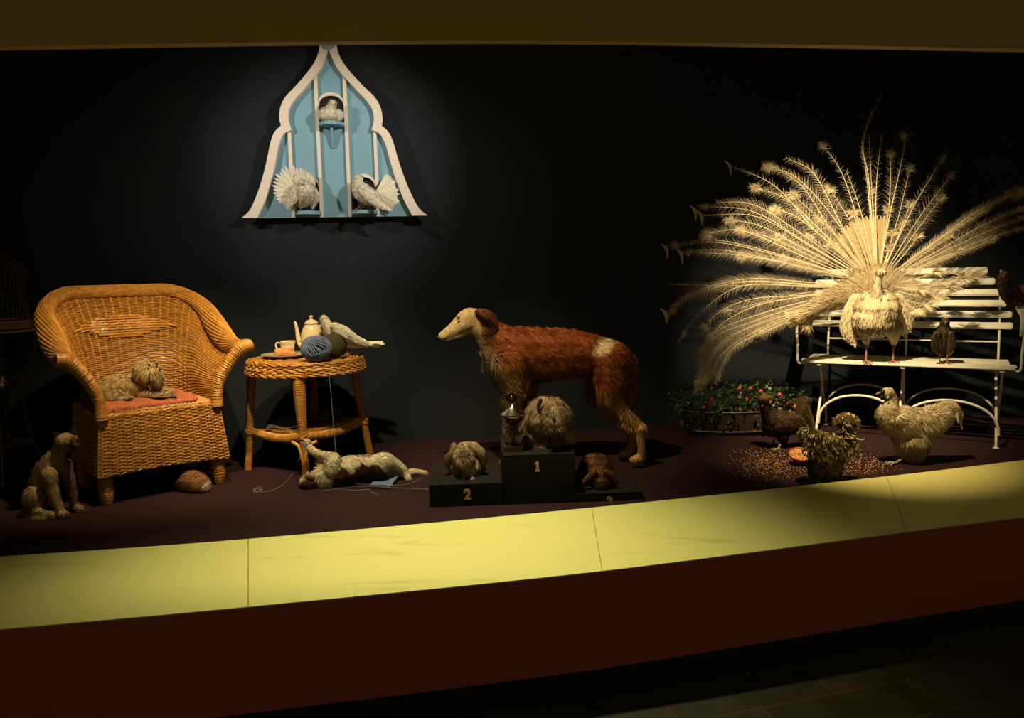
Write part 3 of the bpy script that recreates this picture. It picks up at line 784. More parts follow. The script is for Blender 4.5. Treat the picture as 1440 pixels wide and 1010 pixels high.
def lapcomb(P, N):
    px, py = pix(P); h = sst(-py, -542, -534)[:, None]
    side = np.where(px > 211, .3, -.45)[:, None]*np.array([1, 0, 0])
    return np.array([-.6, 0, -.8])*(1-h) + (side+np.array([0, -.1, -1]))*h
furry(lap, b, .006, 30000, lambda P: np.where(pix(P)[1] < 542, .050, .045), lapcomb, lapcol, zmin=.5+SEAT+.045, width=.0018, lift=.35, droop=.6, clump=60, jit=.35, patch=.35)
eye(lap, at(209.5, 513.5, YL-.088), .0065); eye(lap, at(221, 512.5, YL-.055), .0055)
mb = MB(); mb.ball(at(225, 520, YL-.075), .006); mb.build('nose', M['nose'], lap)

# ---- guinea pig under the chair
YG = onz(273, 690).y
gp = thing('guinea_pig', 'shaggy brown guinea pig with white nose under the armchair', 'guinea pig', onz(272, 691))
b = Blob(); b.chain([K(261, 678, YG+.02, 10), K(270, 677, YG, 12.5), K(280, 680, YG-.02, 10.5), K(286, 683, YG-.03, 6.5)])
furry(gp, b, .004, 9000, .034, lambda P, N: np.array([-.8, 0, -.2])+rng.normal(0, .5, (len(P), 3)),
      lambda P: (lambda px, py: mixc((.32, .15, .06), (.75, .62, .48), sst(px-np.abs(py-685)*1.2, 281, 284)))(*pix(P)), zmin=.5, width=.0016, lift=.55, droop=.3)
eye(gp, at(281, 679, YG-.06), .0035)

# ---- cat on its back
pr = thing('tabby_white_cat', 'white and brown cat lying on its back batting at yarn under the side table', 'cat', onz(480, 690))
def YF(px): return 3.85 + (px-430)/165*.17
def Kf(px, py, r, dy=0): return K(px, py, YF(px)+dy, r)
b = Blob()
b.chain([Kf(441, 679, 11), Kf(450, 674, 16), Kf(462, 670, 19), Kf(478, 665, 19), Kf(497, 660.5, 19.5), Kf(515, 657, 18.5), Kf(530, 654, 13)], (1, .9, 1))
b.ball(Kf(434, 680, 14), (1, 1, .95)); b.ball(Kf(437, 669, 8, -.02), (1, 1, .8))
b.chain([Kf(464, 662, 10, -.03), Kf(467, 652, 8.5, -.03), Kf(471, 643.5, 6.5, -.02), Kf(455, 641, 6, .02), Kf(442, 636, 5.5, .07), Kf(434, 628, 5, .115), Kf(432, 622, 5, .125)])
b.chain([Kf(458, 660, 9, .05), Kf(452, 652, 7, .06), Kf(450, 662, 5, .05), Kf(449, 668, 4.5, .04)])
b.chain([Kf(528, 656, 15, -.02), Kf(540, 648, 12, -.02), Kf(553, 652, 9, -.02), Kf(565, 659, 6.5, -.03), Kf(571, 667, 5.2, -.04), Kf(574, 674, 4.8, -.06)])
b.chain([Kf(530, 662, 14, .03), Kf(550, 667, 10, .04), Kf(568, 668, 6.5, .04), Kf(580, 664, 5.2, .03), Kf(592, 665.5, 4.4, .03), Kf(598, 666, 4.2, .03)])
def prcol(P):
    px, py = pix(P); n = vnoise(P, 28)*5+vnoise(P, 70, 3)*2
    cream = mixc((1, .86, .58), (.82, .66, .38), sst(vnoise(P, 40), -.4, 1.2))
    brown = np.array((.075, .030, .012))
    edge = np.interp(px, [462, 470, 480, 492, 508, 520, 534, 545], [679, 670, 656, 668, 652, 654, 657, 668]) + n*.45
    f = sst(py-edge, -2, 2)*sst(px, 462, 470)*sst(-px, -552, -540)
    f = np.maximum(f, sst(-((px-434)**2+(py-686)**2*1.2)**.5, -15, -11)*sst(-px+ (py-672)*.7, -452, -444))
    tp = sst(-np.abs(px-512)+n*.5, -14, -9)*sst(-py, -645, -641); c = cream*(1-f[:, None])+brown*f[:, None]
    c = c*(1-tp[:, None]*.7)+np.array((.22, .09, .03))*tp[:, None]*.7
    fa = np.exp(-(((px-434)/9)**2+((py-670)/8)**2)); return c*(1-.75*fa[:, None])+np.array((.20, .10, .05))*.75*fa[:, None]
def prlen(P):
    px, py = pix(P); L = np.where((px > 447) & (px < 545) & (py > 644), .027, .010); return np.where((px > 552) | (px < 445), .008, L)
furry(pr, b, .0055, 34000, prlen, (.7, 0, -.5), prcol, zmin=.5, width=.0017, lift=.5, droop=.1, jit=.7)
for pts in (((425, 682), (417, 689), (425, 692)), ((437, 691), (440, 696), (446, 690))):
    mb = MB(); mb.col = (.07, .035, .018); Y = YF(430)-.02; A, T_, B_ = [at(q[0], q[1], Y) for q in pts]; n = V((0, .02, 0))
    i = [mb.addv(p) for p in (A, T_, B_, A+n, T_+n*.5, B_+n)]
    mb.f += [(i[0], i[1], i[2]), (i[3], i[5], i[4]), (i[0], i[3], i[4], i[1]), (i[1], i[4], i[5], i[2]), (i[0], i[2], i[5], i[3])]
    mb.build('ear', M['fur'], pr, smooth=False)
eye(pr, at(441, 676, YF(441)-.055), .004); eye(pr, at(432, 678, YF(432)-.058), .004)
mb = MB(); mb.ball(at(436, 663, YF(436)-.035), .005); mb.build('nose', M['nose'], pr)

# ---- podium
pod = thing('winners_podium', 'charcoal three step winners podium with orange numerals', 'podium', onz(755, 722))
px0 = [603, 706.7, 808.7, 904.7]
YP0, YP1 = 3.475, 3.52
def pY(px): return YP0+(YP1-YP0)*(px-603)/302
DEP = .42
tops = [(685.4, 676.6), (643, 635.5), (698, 688.6)]
import mathutils
pz = []
for k in range(3):
    A, B_ = at(px0[k], tops[k][0], pY(px0[k])), at(px0[k+1], tops[k][1], pY(px0[k+1])); z = (A.z+B_.z)/2; pz.append(z)
    g = .0015; back = V((.0, DEP, 0)) + V((-.02, 0, 0)); A.x += g; B_.x -= g
    mb = MB(); pp = [(A.x, A.y), (B_.x, B_.y), (B_.x+back.x, B_.y+back.y), (A.x+back.x, A.y+back.y)]
    mb.prism(pp, .5, z, lambda x, y, h: V((x, y, h)))
    st = mb.build('step', M['podium'], pod, smooth=False)
    # numeral
    cx_, cy_ = [(657.5, 696.5), (755.5, 656), (857.5, 707.5)][k]
    fc = bpy.data.curves.new('numeral', 'FONT'); fc.body = '213'[k]; fc.size = .066; fc.extrude = .0012; fc.align_x = 'CENTER'; fc.align_y = 'CENTER'; fc.offset = .003
    fo = bpy.data.objects.new('numeral', fc); col.objects.link(fo)
    dg = bpy.context.evaluated_depsgraph_get(); me = bpy.data.meshes.new_from_object(fo.evaluated_get(dg)); bpy.data.objects.remove(fo)
    c = at(cx_, cy_, pY(cx_)-.0014); yaw = math.atan2(YP1-YP0, (B_.x-A.x)*3)
    if k == 1:
        m1 = MB(); m1.prism([(-.010, -.024), (.012, -.024), (.012, -.016), (.0065, -.016), (.0065, .024), (-.0015, .024), (-.012, .016), (-.012, .008), (-.0045, .011), (-.0045, -.016), (-.010, -.016)], -.0012, .0012, lambda x, y, h: V((x, y, h)))
        me = bpy.data.meshes.new('numeral'); me.from_pydata(m1.v, [], m1.f)
    me.transform(Matrix.Translation(c) @ Matrix.Rotation(yaw, 4, 'Z') @ Matrix.Rotation(math.pi/2, 4, 'X')); me.materials.clear()
    link_mesh('numeral', me, M['number'], st)
# ---- rabbits
def rabbit(name, label, Y, zb, chain, balls, colfn, n, L, w_=.0016, lift=.4, comb=(0, -.3, -1), **kw):
    r = thing(name, label, 'rabbit', V((at(*balls[0][:2], Y).x, Y, zb)))
    b = Blob()
    for ch in chain: b.chain([K(q[0], q[1], Y+q[3], q[2]) for q in ch])
    for q in balls: b.ball(K(q[0], q[1], Y+q[3], q[2]), q[4] if len(q) > 4 else (1, 1, 1))
    furry(r, b, .005, n, L, comb, colfn, zmin=zb, width=w_, lift=lift, **kw); return r
YR = 3.68
def r2col(P):
    px, py = pix(P); n = vnoise(P, 50)*.4
    c = mixc((.72, .54, .34), (.50, .35, .20), sst(n, -.3, .6)); m = np.clip(1.5*np.exp(-(((px-652)/8)**2+((py-643)/11)**2)), 0, 1)*.92; c = c*(1-m[:, None])+np.array((.11, .055, .028))*m[:, None]
    mu = np.exp(-(((px-651)/4)**2+((py-653)/2.5)**2)); c = c*(1-.7*mu[:, None])+np.array((.42, .28, .16))*.7*mu[:, None]
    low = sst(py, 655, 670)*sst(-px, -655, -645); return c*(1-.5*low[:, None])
r2 = rabbit('lop_rabbit', 'cream and grey lop-eared rabbit on the step numbered 2', YR, pz[0], [], [(656, 655, 22, .0, (1.1, 1.2, 1)), (659, 640, 19, .05, (1.1, 1.2, .95)), (652, 645, 15, -.06), (652, 651, 9, -.10), (646, 668, 12, -.03), (664, 666, 12, -.02)], r2col, 20000, .024)
for px, dx in ((633, -1), (677, 1)):
    b = Blob(); b.chain([K(650+dx*12, 628, YR-.03, 5), K(656+dx*20, 636, YR-.04, 7 if dx > 0 else 5.5), K(655+dx*25, 646, YR-.04, 6), K(654+dx*25, 654, YR-.04, 3)], (.7, 1, 1))
    furry(r2, b, .004, 3500, .012, (0, 0, -1), cst((.44, .31, .19)), name='ear', width=.0014, smooth=3)
eye(r2, at(659.5, 639.5, YR-.107), .006); mb = MB(); mb.ball(at(651, 652, YR-.132), .0045); mb.build('nose', M['nose'], r2)
for a_ in (652, 664):
    b = Blob(); b.chain([K(a_, 674, YR-.07, 5), K(a_-1+ (a_-652)*.1, 676.5, YR-.11, 5)]); furry(r2, b, .004, 1200, .006, (0, -1, 0), cst((.6, .45, .32)), name='paw', width=.0014, smooth=3)
def r1col(P):
    px, py = pix(P); n = vnoise(P, 45)*.4+vnoise(P, 110, 4)*.2
    c = mixc((.46, .32, .21), (.24, .15, .085), sst(n, -.3, .5)); m = np.exp(-(((px-779)/9)**2+((py-588)/6)**2))+.9*np.exp(-(((px-780)/10)**2+((py-600)/2.2)**2)); return c*(1-.6*np.clip(m, 0, 1)[:, None])
YA = 3.72
def r1comb(P, N):
    px, py = pix(P); return np.stack([(px-776)/30, np.full(len(P), -.4), -(py-586)/30-.4], axis=1)
r1 = rabbit('angora_rabbit', 'big fluffy taupe angora rabbit on the top podium step numbered 1', YA, pz[1], [], [(769, 598, 31, .03, (1, 1, .98)), (770, 584, 24, -.02, (1.1, 1, .9)), (779, 587, 18, -.09), (779, 592, 10, -.15), (774, 594, 6, -.18), (784, 594, 6, -.18), (757, 610, 18, .0), (785, 610, 18, .0), (770, 617, 19, .0, (1.2, 1.1, .8))], r1col, 34000, lambda P: .062-.050*np.exp(-(((pix(P)[0]-779)/13)**2+((pix(P)[1]-590)/10)**2)), lift=.45, patch=.35, comb=r1comb, droop=.5, clump=50, jit=.3)
for pts in (((760, 563), (757, 573), (761, 582), (766, 587)),):
    b = Blob(); b.chain([K(q[0], q[1], YA-.12-.004*i, 3.4) for i, q in enumerate(pts)], (.7, .8, 1)); furry(r1, b, .0035, 1800, .008, (0, 0, -1), cst((.10, .065, .04)), name='ear', width=.0014, smooth=3)
b = Blob(); b.chain([K(784, 562, YA-.10, 4), K(788, 570, YA-.12, 5), K(795, 577, YA-.11, 4)], (1, .8, 1)); furry(r1, b, .0035, 1800, .010, (0, 0, -1), cst((.32, .21, .13)), name='ear', width=.0014, smooth=3)
mb = MB(); mb.ball(at(779, 589, YA-.196), .007); mb.build('nose', M['nose'], r1)
eye(r1, at(769, 583, YA-.155), .0055); eye(r1, at(789, 582, YA-.15), .0055)
YE = 3.70
def r3col(P): return mixc((.20, .072, .022), (.09, .03, .010), sst(vnoise(P, 40), -.4, .8))
r3 = rabbit('brown_rabbit', 'dark russet lop-eared rabbit crouching on the step numbered 3', YE, pz[2], [], [(838, 661, 25, .03, (1, 1.1, .95)), (844, 672, 17, -.07), (830, 670, 16, .0), (846, 680, 11, -.11)], r3col, 16000, .017)
for ch in (((836, 664), (829, 670), (823, 677), (820, 682)), ((852, 664), (860, 668), (866, 674), (867, 680))):
    b = Blob(); b.chain([K(q[0], q[1], YE-.12, 4 if i < 3 else 3) for i, q in enumerate(ch)], (1, .7, 1)); furry(r3, b, .0035, 1800, .009, (0, 0, -1), cst((.22, .09, .03)), name='ear', width=.0014, smooth=3)
eye(r3, at(836, 674, YE-.135), .005); eye(r3, at(856, 674, YE-.125), .005); mb = MB(); mb.ball(at(848, 684, YE-.155), .004); mb.build('nose', M['nose'], r3)

# ---- trophy
YT = 3.60
tb = V((at(722, 634, YT).x, YT, pz[1])); S_ = YT/FPX
tro = thing('trophy_cup', 'silver lidded trophy cup with a round medal on podium step 1', 'trophy', tb)
mb = MB(); mb.box(tb+V((0.002, 0, .0125)), (28*S_, 28*S_, .025)); mb.build('base', M['marble'], tro, bevel=.0015, smooth=False)
def zpx(py): return at(722, py, YT).z
z0 = pz[1]+.0252
def pr_(l): return [(r*S_, z) for r, z in l]
mb = MB(); H = zpx(583)-z0
mb.lathe(pr_([(11, z0), (11, z0+.004), (8, z0+.008), (3.2, z0+.016), (2.2, z0+.026), (3.8, z0+.034), (3.8, z0+.040), (2.0, z0+.048), (2.0, z0+.058), (4, z0+.064), (4, z0+.070), (2, z0+.076), (2, z0+.084), (5, z0+.092), (11, z0+.105), (16, z0+.12), (18.5, z0+.138), (18.5, z0+.141)]), (tb.x, tb.y, 0), 28); mb.build('cup', M['brass'], tro)
zr = z0+.1415
mb = MB(); mb.lathe(pr_([(19.5, zr), (19.5, zr+.004), (13, zr+.016), (6, zr+.030), (2.5, zr+.040), (1.2, zr+.044), (1.2, zr+.052)]), (tb.x, tb.y, 0), 28); mb.build('lid', M['silver'], tro)
mc = V((tb.x-.003, tb.y, zr+.052+.027)); mb = MB()
mb.lathe([(.018, -.003), (.018, .003)], mc, 24, V((0.1, -1, 0))); mb.lathe([(.022, -.002), (.028, -.004), (.029, 0), (.028, .004), (.022, .002), (.022, -.002)], mc, 28, V((.1, -1, 0)))
for k in range(9):
    a = 2*math.pi*k/9; mb.ball(mc+V((math.cos(a)*.0215, -.003, math.sin(a)*.0215)), .0035, n=6)
mb.ball(mc+V((0, -.004, 0)), .009, (1, .4, 1)); mb.build('medal', M['brass'], tro)
# ================================================================== THINGS ON THE TABLE
TW = .5+TZ+.006
def P_(px, Y, z): q = at(px, 500, Y); return V((q.x, Y, z))
# plate
pc = P_(403, 4.40, TW)
plate = thing('side_plate', 'cream patterned plate on the wicker table holding the teacup', 'plate', pc)
mb = MB(); mb.lathe([(.001, .003), (.07, .003), (.078, .0), (.085, .004), (.128, .013), (.138, .015), (.139, .017), (.128, .017), (.088, .009), (.001, .007)], pc, 48); mb.build('dish', M['china'], plate)
mb = MB()
for k in range(34):
    a = 2*math.pi*k/34; mb.ball(pc+V((math.cos(a)*.120, math.sin(a)*.120, .0160)), .0026, (1.3, .8, .3), 8)
mb.build('rim_pattern', M['china_pat'], plate)
# cup
cp = P_(405, 4.45, TW+.0095)
cup = thing('teacup', 'cream teacup with a ring handle standing on the patterned plate', 'cup', cp)
mb = MB(); mb.lathe([(.020, 0), (.022, .004), (.033, .012), (.038, .030), (.038, .050), (.044, .074), (.0425, .074), (.036, .050), (.035, .030), (.025, .012), (.001, .010)], cp, 36); mb.build('bowl', M['china'], cup)
mb = MB(); mb.tube(crv([cp+V((-.038, 0, .060)), cp+V((-.058, 0, .066)), cp+V((-.066, 0, .050)), cp+V((-.056, 0, .033)), cp+V((-.037, 0, .030))], 6), .0042, 8); mb.build('handle', M['china'], cup)
mb = MB()
for k in range(5):
    a = -math.pi/2+(-.5+k*.25); mb.tube([cp+V((math.cos(a)*.0415, math.sin(a)*.0415, .066)), cp+V((math.cos(a+.2)*.0395, math.sin(a+.2)*.0395, .054))], .0011, 4)
mb.build('twig_pattern', M['china_pat'], cup)
# spoon in the cup
sp_ = cp+V((.015, 0, .03)); mb = MB(); mb.tube([sp_, sp_+V((.035, 0, .048)), sp_+V((.085, -.005, .030))], [.0018, .0018, .0028], 6)
mb.ball(sp_, .010, (1, .8, .4), 10); tag(mb.build('teaspoon', M['silver']), 'silver teaspoon sticking out of the teacup', 'spoon')
# roll
b = Blob(); q = pc+V((.002, -.052, .024))
b.chain([(q+V((-.050, .004, -.004)), .014), (q+V((-.025, -.004, .004)), .021), (q+V((.0, -.004, .007)), .024), (q+V((.028, -.004, .004)), .021), (q+V((.050, .004, -.003)), .014)], (1, .85, .85))
for k in range(5): x = -.036+.018*k; b.chain([(q+V((x-.008, -.012, .016)), .007), (q+V((x, -.008, .024)), .008), (q+V((x+.01, .006, .024)), .007)])
me = b.bake(.003, 4); o = link_mesh('bread_roll', me, M['bread']); tag(o, 'golden bread roll lying on the plate in front of the teacup', 'bread')
# teapot
tp = P_(440, 4.50, TW)
pot = thing('teapot', 'tall cream china teapot with curved spout and knobbed lid', 'teapot', tp)
mb = MB(); mb.lathe([(.035, 0), (.038, .006), (.050, .030), (.059, .065), (.062, .095), (.058, .125), (.049, .150), (.040, .166), (.034, .172), (.001, .173)], tp, 40); mb.build('pot', M['china'], pot)
mb = MB(); mb.lathe([(.038, .173), (.040, .176), (.036, .184), (.024, .194), (.010, .199), (.007, .204), (.009, .209), (.013, .214), (.011, .220), (.001, .223)], tp, 32); mb.build('lid', M['china'], pot)
mb = MB(); L = crv([tp+V(v_) for v_ in ((-.045, 0, .045), (-.068, 0, .060), (-.078, 0, .095), (-.082, 0, .135), (-.090, 0, .178), (-.096, 0, .183))], 6)
mb.tube(L, [.019-.0105*min(1, i/len(L)*1.3) for i in range(len(L))], 12); mb.build('spout', M['china'], pot)
mb = MB(); mb.tube(crv([tp+V(v_) for v_ in ((.046, 0, .155), (.072, .0, .182), (.096, .0, .180), (.107, .0, .150), (.095, .0, .100), (.058, .0, .062))], 6), .0065, 10); mb.build('handle', M['china'], pot)
# wool balls
def wool(name, label, c, r, m, n=9, seed=1, sq=(1.15, 1, .98)):
    rd = random.Random(seed); mb = MB()
    mb.ball(c, r*.90, sq, 24)
    for k in range(n):
        ax = V((rd.gauss(0, 1), rd.gauss(0, 1), rd.gauss(0, .7))).normalized() if k % 5 else V((.6, -.6, .5+rd.uniform(-.2, .2))).normalized()
        for j in range(5):
            a2 = (ax+V((rd.gauss(0, .04),)*3)).normalized(); e1 = a2.orthogonal().normalized(); e2 = a2.cross(e1)
            off = (j-2)*.14*r; rr = math.sqrt(max(r*r-off*off, 0))*(1+.02*(k % 3))
            mb.tube([c+V([(e1*math.cos(q)*rr+e2*math.sin(q)*rr+a2*off)[i]*sq[i] for i in range(3)]) for q in [2*math.pi*t/28 for t in range(28)]], r*.062, 5, closed=True)
    return tag(mb.build(name, M[m]), label, 'yarn')
wool('wool_ball', 'ball of blue wool at the front of the wicker table', P_(445, 4.145, TW+.066), .066, 'bluewool', seed=3)
wool('wool_ball', 'ball of olive green wool behind the blue wool ball', P_(470, 4.265, TW+.070), .062, 'greenwool', seed=8)
# strand hanging from the table to the cat
mb = MB(); mb.tube(bezpx([(461, 508, 4.07), (463, 530, 4.02), (466, 560, 4.0), (470, 610, 3.96), (473, 641, 3.90)], 4), .0012, 5)
tag(mb.build('wool_strand', M['greywool']), 'thin pale strand of wool hanging from the tabletop', 'yarn')
mb = MB(); mb.tube(bezpx([(430, 622, 3.93), (426.5, 632, 3.90), (420, 648, 3.88)], 4)+crv([onz(x, y, .503) for x, y in ((413, 664), (404, 676), (396, 683), (384, 689), (370, 692), (357, 690), (360, 686), (368, 685), (366, 690), (357, 693), (360, 688), (369, 689))], 5), .0013, 5)
tag(mb.build('wool_strand', M['greywool']), 'curling strand of wool from the raised cat paw to the carpet', 'yarn')
mb = MB()
for k in range(6):
    c = at(432, 622+k*.9, YF(432)+.12); mb.tube([c+V((math.cos(q)*.020, math.sin(q)*.020, .004*math.sin(q+k))) for q in [2*math.pi*t/14 for t in range(14)]], .0018, 5, closed=True)
tag(mb.build('wool_loop', M['greywool']), 'loops of wool wound round the raised paw of the cat', 'yarn')
mb = MB(); mb.tube(crv([onz(x, y, .503) for x, y in ((452, 691), (470, 688), (486, 688.5), (500, 690), (512, 688.5), (520, 689), (521, 692), (528, 694), (532, 698))], 5), .0012, 5)
tag(mb.build('wool_strand', M['greywool']), 'wavy strand of wool on the carpet in front of the lying cat', 'yarn')
mb = MB(); mb.tube(crv([onz(x, y, .503) for x, y in ((552, 683), (565, 682), (576, 680), (588, 675), (594, 671))], 5), .0012, 5)
tag(mb.build('wool_strand', M['greywool']), 'strand of wool between the knitting and the hind paws of the cat', 'yarn')
# knitting
A, B_, C_, D_ = onz(519, 684, .51), onz(547, 685.5, .51), onz(561, 673, .51), onz(533, 670, .51); rows = []
for j in range(15):
    r_ = []
    for i in range(25):
        u, v = i/24, j/14; p = A.lerp(B_, u).lerp(D_.lerp(C_, u), v); r_.append(p+V((0, 0, .004*math.sin(u*5+v*3)+.0012*math.cos(i*3.14)+.010*v*u)))
    rows.append(r_)
mb = MB(); mb.grid(rows); mb.grid([[p-V((0, 0, .003)) for p in r_] for r_ in rows]); lo = rows[0]+[r_[-1] for r_ in rows[1:]]+rows[-1][-2::-1]+[r_[0] for r_ in rows[-2:0:-1]]
mb.grid([lo, [p-V((0, 0, .003)) for p in lo]], closed=True)
mb.tube([A.lerp(B_, t/20)+V((0, 0, .002+.003*math.cos(t*3.1))) for t in range(21)], .0022, 5)
tag(mb.build('knitted_swatch', M['bluewool']), 'small piece of blue knitting lying beside the cat', 'knitting')
for (x0, y0, x1, y1, z0, z1, lab) in ((495, 683.5, 600, 688.5, .5145, .5145, 'knitting needle in front, reaching to the podium'), (499, 680.5, 552, 683.3, .521, .519, 'shorter-looking knitting needle behind, pushed into the blue knitting')):
    mb = MB(); a_, b_ = onz(x0, y0, z0), onz(x1, y1, z1); mb.tube([a_, a_.lerp(b_, .04), a_.lerp(b_, .97), b_], [.0006, .0022, .0022, .0016], 8); mb.ball(b_, .0045, n=8)
    tag(mb.build('knitting_needle', M['gold']), lab, 'needle')
# newspapers on the lower shelf
def sheet(name, label, corners, z, m, sag, parts=3, amp=.008):
    for k in range(1):
        mb = MB()
        for l in range(parts):
            rows = []
            for j in range(13):
                r_ = []
                for i in range(21):
                    u, v = i/20, j/12; a = V(corners[0]).lerp(V(corners[1]), u); b = V(corners[3]).lerp(V(corners[2]), u); p = a.lerp(b, v)
                    p = tc_+V((p.x+.006*l, p.y+.004*l, 0)); p.z = z+.0045*l+amp*math.sin(u*6+l)*(.5+.5*v)+amp - sag*(1-v)**3*.02*(1+.4*math.sin(u*9+l*2))
                    r_.append(p)
                rows.append(r_)
            mb.grid(rows); mb.grid([[p-V((0, 0, .0018)) for p in r_] for r_ in rows])
            lo = rows[0]+[r_[-1] for r_ in rows[1:]]+rows[-1][-2::-1]+[r_[0] for r_ in rows[-2:0:-1]]
            mb.grid([lo, [p-V((0, 0, .0018)) for p in lo]], closed=True)
        tag(mb.build(name, M[m]), label, 'newspaper')
SW = .5+SZ+.012
sheet('magazine', 'curled brown-edged magazine on the left of the lower table shelf', [(-.20, -.16), (.01, -.20), (.05, .02), (-.17, .06)], SW+.003, 'paper2', .5)
sheet('newspaper', 'folded dark newspaper on the right of the lower table shelf', [(-.02, -.14), (.18, -.03), (.12, .19), (-.08, .08)], SW+.030, 'paper', .2)

# ================================================================== BIRDS
def quills(root, base, ang0, ang1, n, L, w, e1, e2, nrm, colr, name='tail_feather', cone=0, sag=0, jit=.06, group=False):
    mb = MB(); out = []
    for k in range(n):
        a = math.radians(ang0+(ang1-ang0)*k/max(n-1, 1)); l = (L(k/(n-1)) if callable(L) else L)*random.uniform(1-jit, 1+jit)
        d = e1*math.cos(a)+e2*math.sin(a); mb = MB(); t = random.uniform(.85, 1.05); mb.col = tuple(x*t for x in colr)
        pts = [base + d*l*s_ + nrm*(cone*l*s_*s_ + (.0015 if k % 2 else -.0015)) + V((0, 0, -sag*s_*s_)) for s_ in (.05, .3, .55, .8, .93, 1)]
        mb.blade(pts, [w*.25, w*.55, w*.85, w, w*.75, w*.15], nrm, .12)
        mb.tube(pts[:5], [.0011, .001, .0009, .0007, .0004], 4, cap=False)
        out.append(mb.build(name, M['plume'], root))
    return out
def birdlegs(root, hip, foot, m='birdleg', r=.0035, toe=.03, face=V((0, -1, 0)), spurs=True):
    for h, f in zip(hip, foot):
        mb = MB(); mb.tube([h, h.lerp(f, .5)+V((0, .004, 0)), f+V((0, 0, r*1.1))], [r*1.2, r, r], 7)
        sd = face.cross(V((0, 0, 1)))
        for a in (-.55, 0, .55, math.pi):
            d = face*math.cos(a)+sd*math.sin(a); l = toe*(.6 if abs(a) > 2 else 1)
            mb.tube([f+V((0, 0, r*1.2)), f+d*l*.5+V((0, 0, r*1.4)), f+d*l*.85+V((0, 0, r*.8)), f+d*l+V((0, 0, r*.3))], [r*.9, r*.75, r*.65, r*.2], 6)
        mb.build('leg', M[m], root)
def beak(root, p, d, l, m='beak', r=.004, hook=.2):
    mb = MB(); mb.tube([p, p+d*l*.5, p+d*l*.85+V((0, 0, -hook*l*.25)), p+d*l+V((0, 0, -hook*l))], [r, r*.75, r*.4, r*.08], 8); return mb.build('beak', M[m], root)
WHT = (.90, .83, .68)
def plumage(root, b, vox, n, col_, comb, L=.018, w=.0042, name='body', **kw):
    return furry(root, b, vox, n, L, comb, col_ if callable(col_) else (lambda P: np.tile(np.array(col_, float), (len(P), 1))), name=name, width=w, lift=kw.pop('lift', .07), droop=kw.pop('droop', .05), jit=kw.pop('jit', .15), mt='plume', skin='plume', under=.93, vary=(.88, 1.06), patch=.05, **kw)
def wing(root, pts, Y, r, comb, colr, nf=7, tipd=None, L=.10, w=.009, nrm=V((0, -1, 0)), name='wing', vox=.004):
    """folded wing: feathered flat lobe with long flight feathers beneath"""
    b = Blob(); b.chain([K(p[0], p[1], (p[2] if len(p) > 2 else Y), r[i]) for i, p in enumerate(pts)], (1, .35, 1))
    wg, _ = plumage(root, b, vox, 900, colr, comb, L=.022, w=.0045, name=name, lift=.05)
    a, t = at(*pts[max(len(pts)//2-1, 0)][:2], Y), at(*pts[-1][:2], Y)
    for k in range(nf):
        f = k/(nf-1)-.5; d = (t-a).normalized(); sd = d.cross(nrm).normalized(); s0 = a+sd*f*r[len(r)//2]*Y/FPX*1.1+nrm*.004
        mb = MB(); q = random.uniform(.85, 1); mb.col = tuple(x*q for x in colr)
        e = t+d*(L*(.55+.45*(.5-f)))+sd*f*.012
        mb.blade([s0.lerp(e, s_)+nrm*(.003*k/nf) for s_ in (0, .3, .6, .85, 1)], [w*.6, w, w, w*.7, w*.1], nrm, .1); mb.build('flight_feather', M['plume'], wg)
    return wg

# ---- dovecote
wallY = lambda x: np.interp(x, [p.x for p in W_], [p.y for p in W_])
def dcf():
    ax = at(469, 305, 4.73); x0 = ax.x; y0 = float(wallY(x0)); a = V((1, (float(wallY(x0+.3))-float(wallY(x0-.3)))/.6, 0)).normalized(); n = V((-a.y, a.x, 0))
    base = V((x0, y0, 0)) - n*.006; base.z = at(469, 305, y0-.08).z; return base, a, n
DB_, DA, DN = dcf()
zs = .001259*.958
lean = 0.0
def dfr(x, y, h):   # x, y in drawing units (zoom pixels) from the bottom centre; h = distance out from the wall
    X, Z = x*zs, y*zs; X, Z = X*math.cos(lean)-Z*math.sin(-lean)*-1, Z*math.cos(lean)+X*math.sin(lean)
    return DB_ + DA*X + V((0, 0, 1))*Z - DN*h
cote = thing('dovecote', 'pale blue and white onion-shaped wall dovecote with three perches', 'dovecote', DB_, math.atan2(DA.y, DA.x))
outp = [(444, 0), (405, 35), (373, 95), (341, 175), (313, 265), (291, 350), (270, 400), (237, 433), (243, 465), (236, 515), (210, 565), (150, 625), (81, 705), (48, 765), (37, 822)]
inp = [(371, 0), (328, 85), (296, 175), (274, 255), (252, 345), (225, 395), (189, 412), (201, 455), (197, 505), (170, 550), (119, 605), (62, 670), (35, 705), (17, 745), (0, 790)]
def smooth2(l, cusp):
    out = []; a = 0
    for c in cusp+[len(l)-1]:
        out += [(p.x, p.y) for p in crv([(x, y, 0) for x, y in l[a:c+1]], 6)][(1 if a else 0):]; a = c
    return out
OUT, INN = smooth2(outp, [7]), smooth2(inp, [6])
def mir(l): return [(-x, y) for x, y in l]
# frame (one mesh per side)
for sgn in (1, -1):
    lp = OUT + INN[::-1]; lp = [(x*sgn, y) for x, y in lp]; mb = MB(); mb.prism(lp, .045, .085, dfr)
    mb.build('frame_side', M['cote_white'], cote, smooth=False, bevel=0)
mb = MB(); mb.prism([(math.cos(2*math.pi*k/32)*34, 815+math.sin(2*math.pi*k/32)*34) for k in range(32)], .05, .094, dfr)
mb.build('finial', M['cote_blue'], cote, smooth=False)
mb = MB(); mb.ball(dfr(0, 815, .096), .010, (1, .5, 1)); mb.build('finial_boss', M['cote_white'], cote)
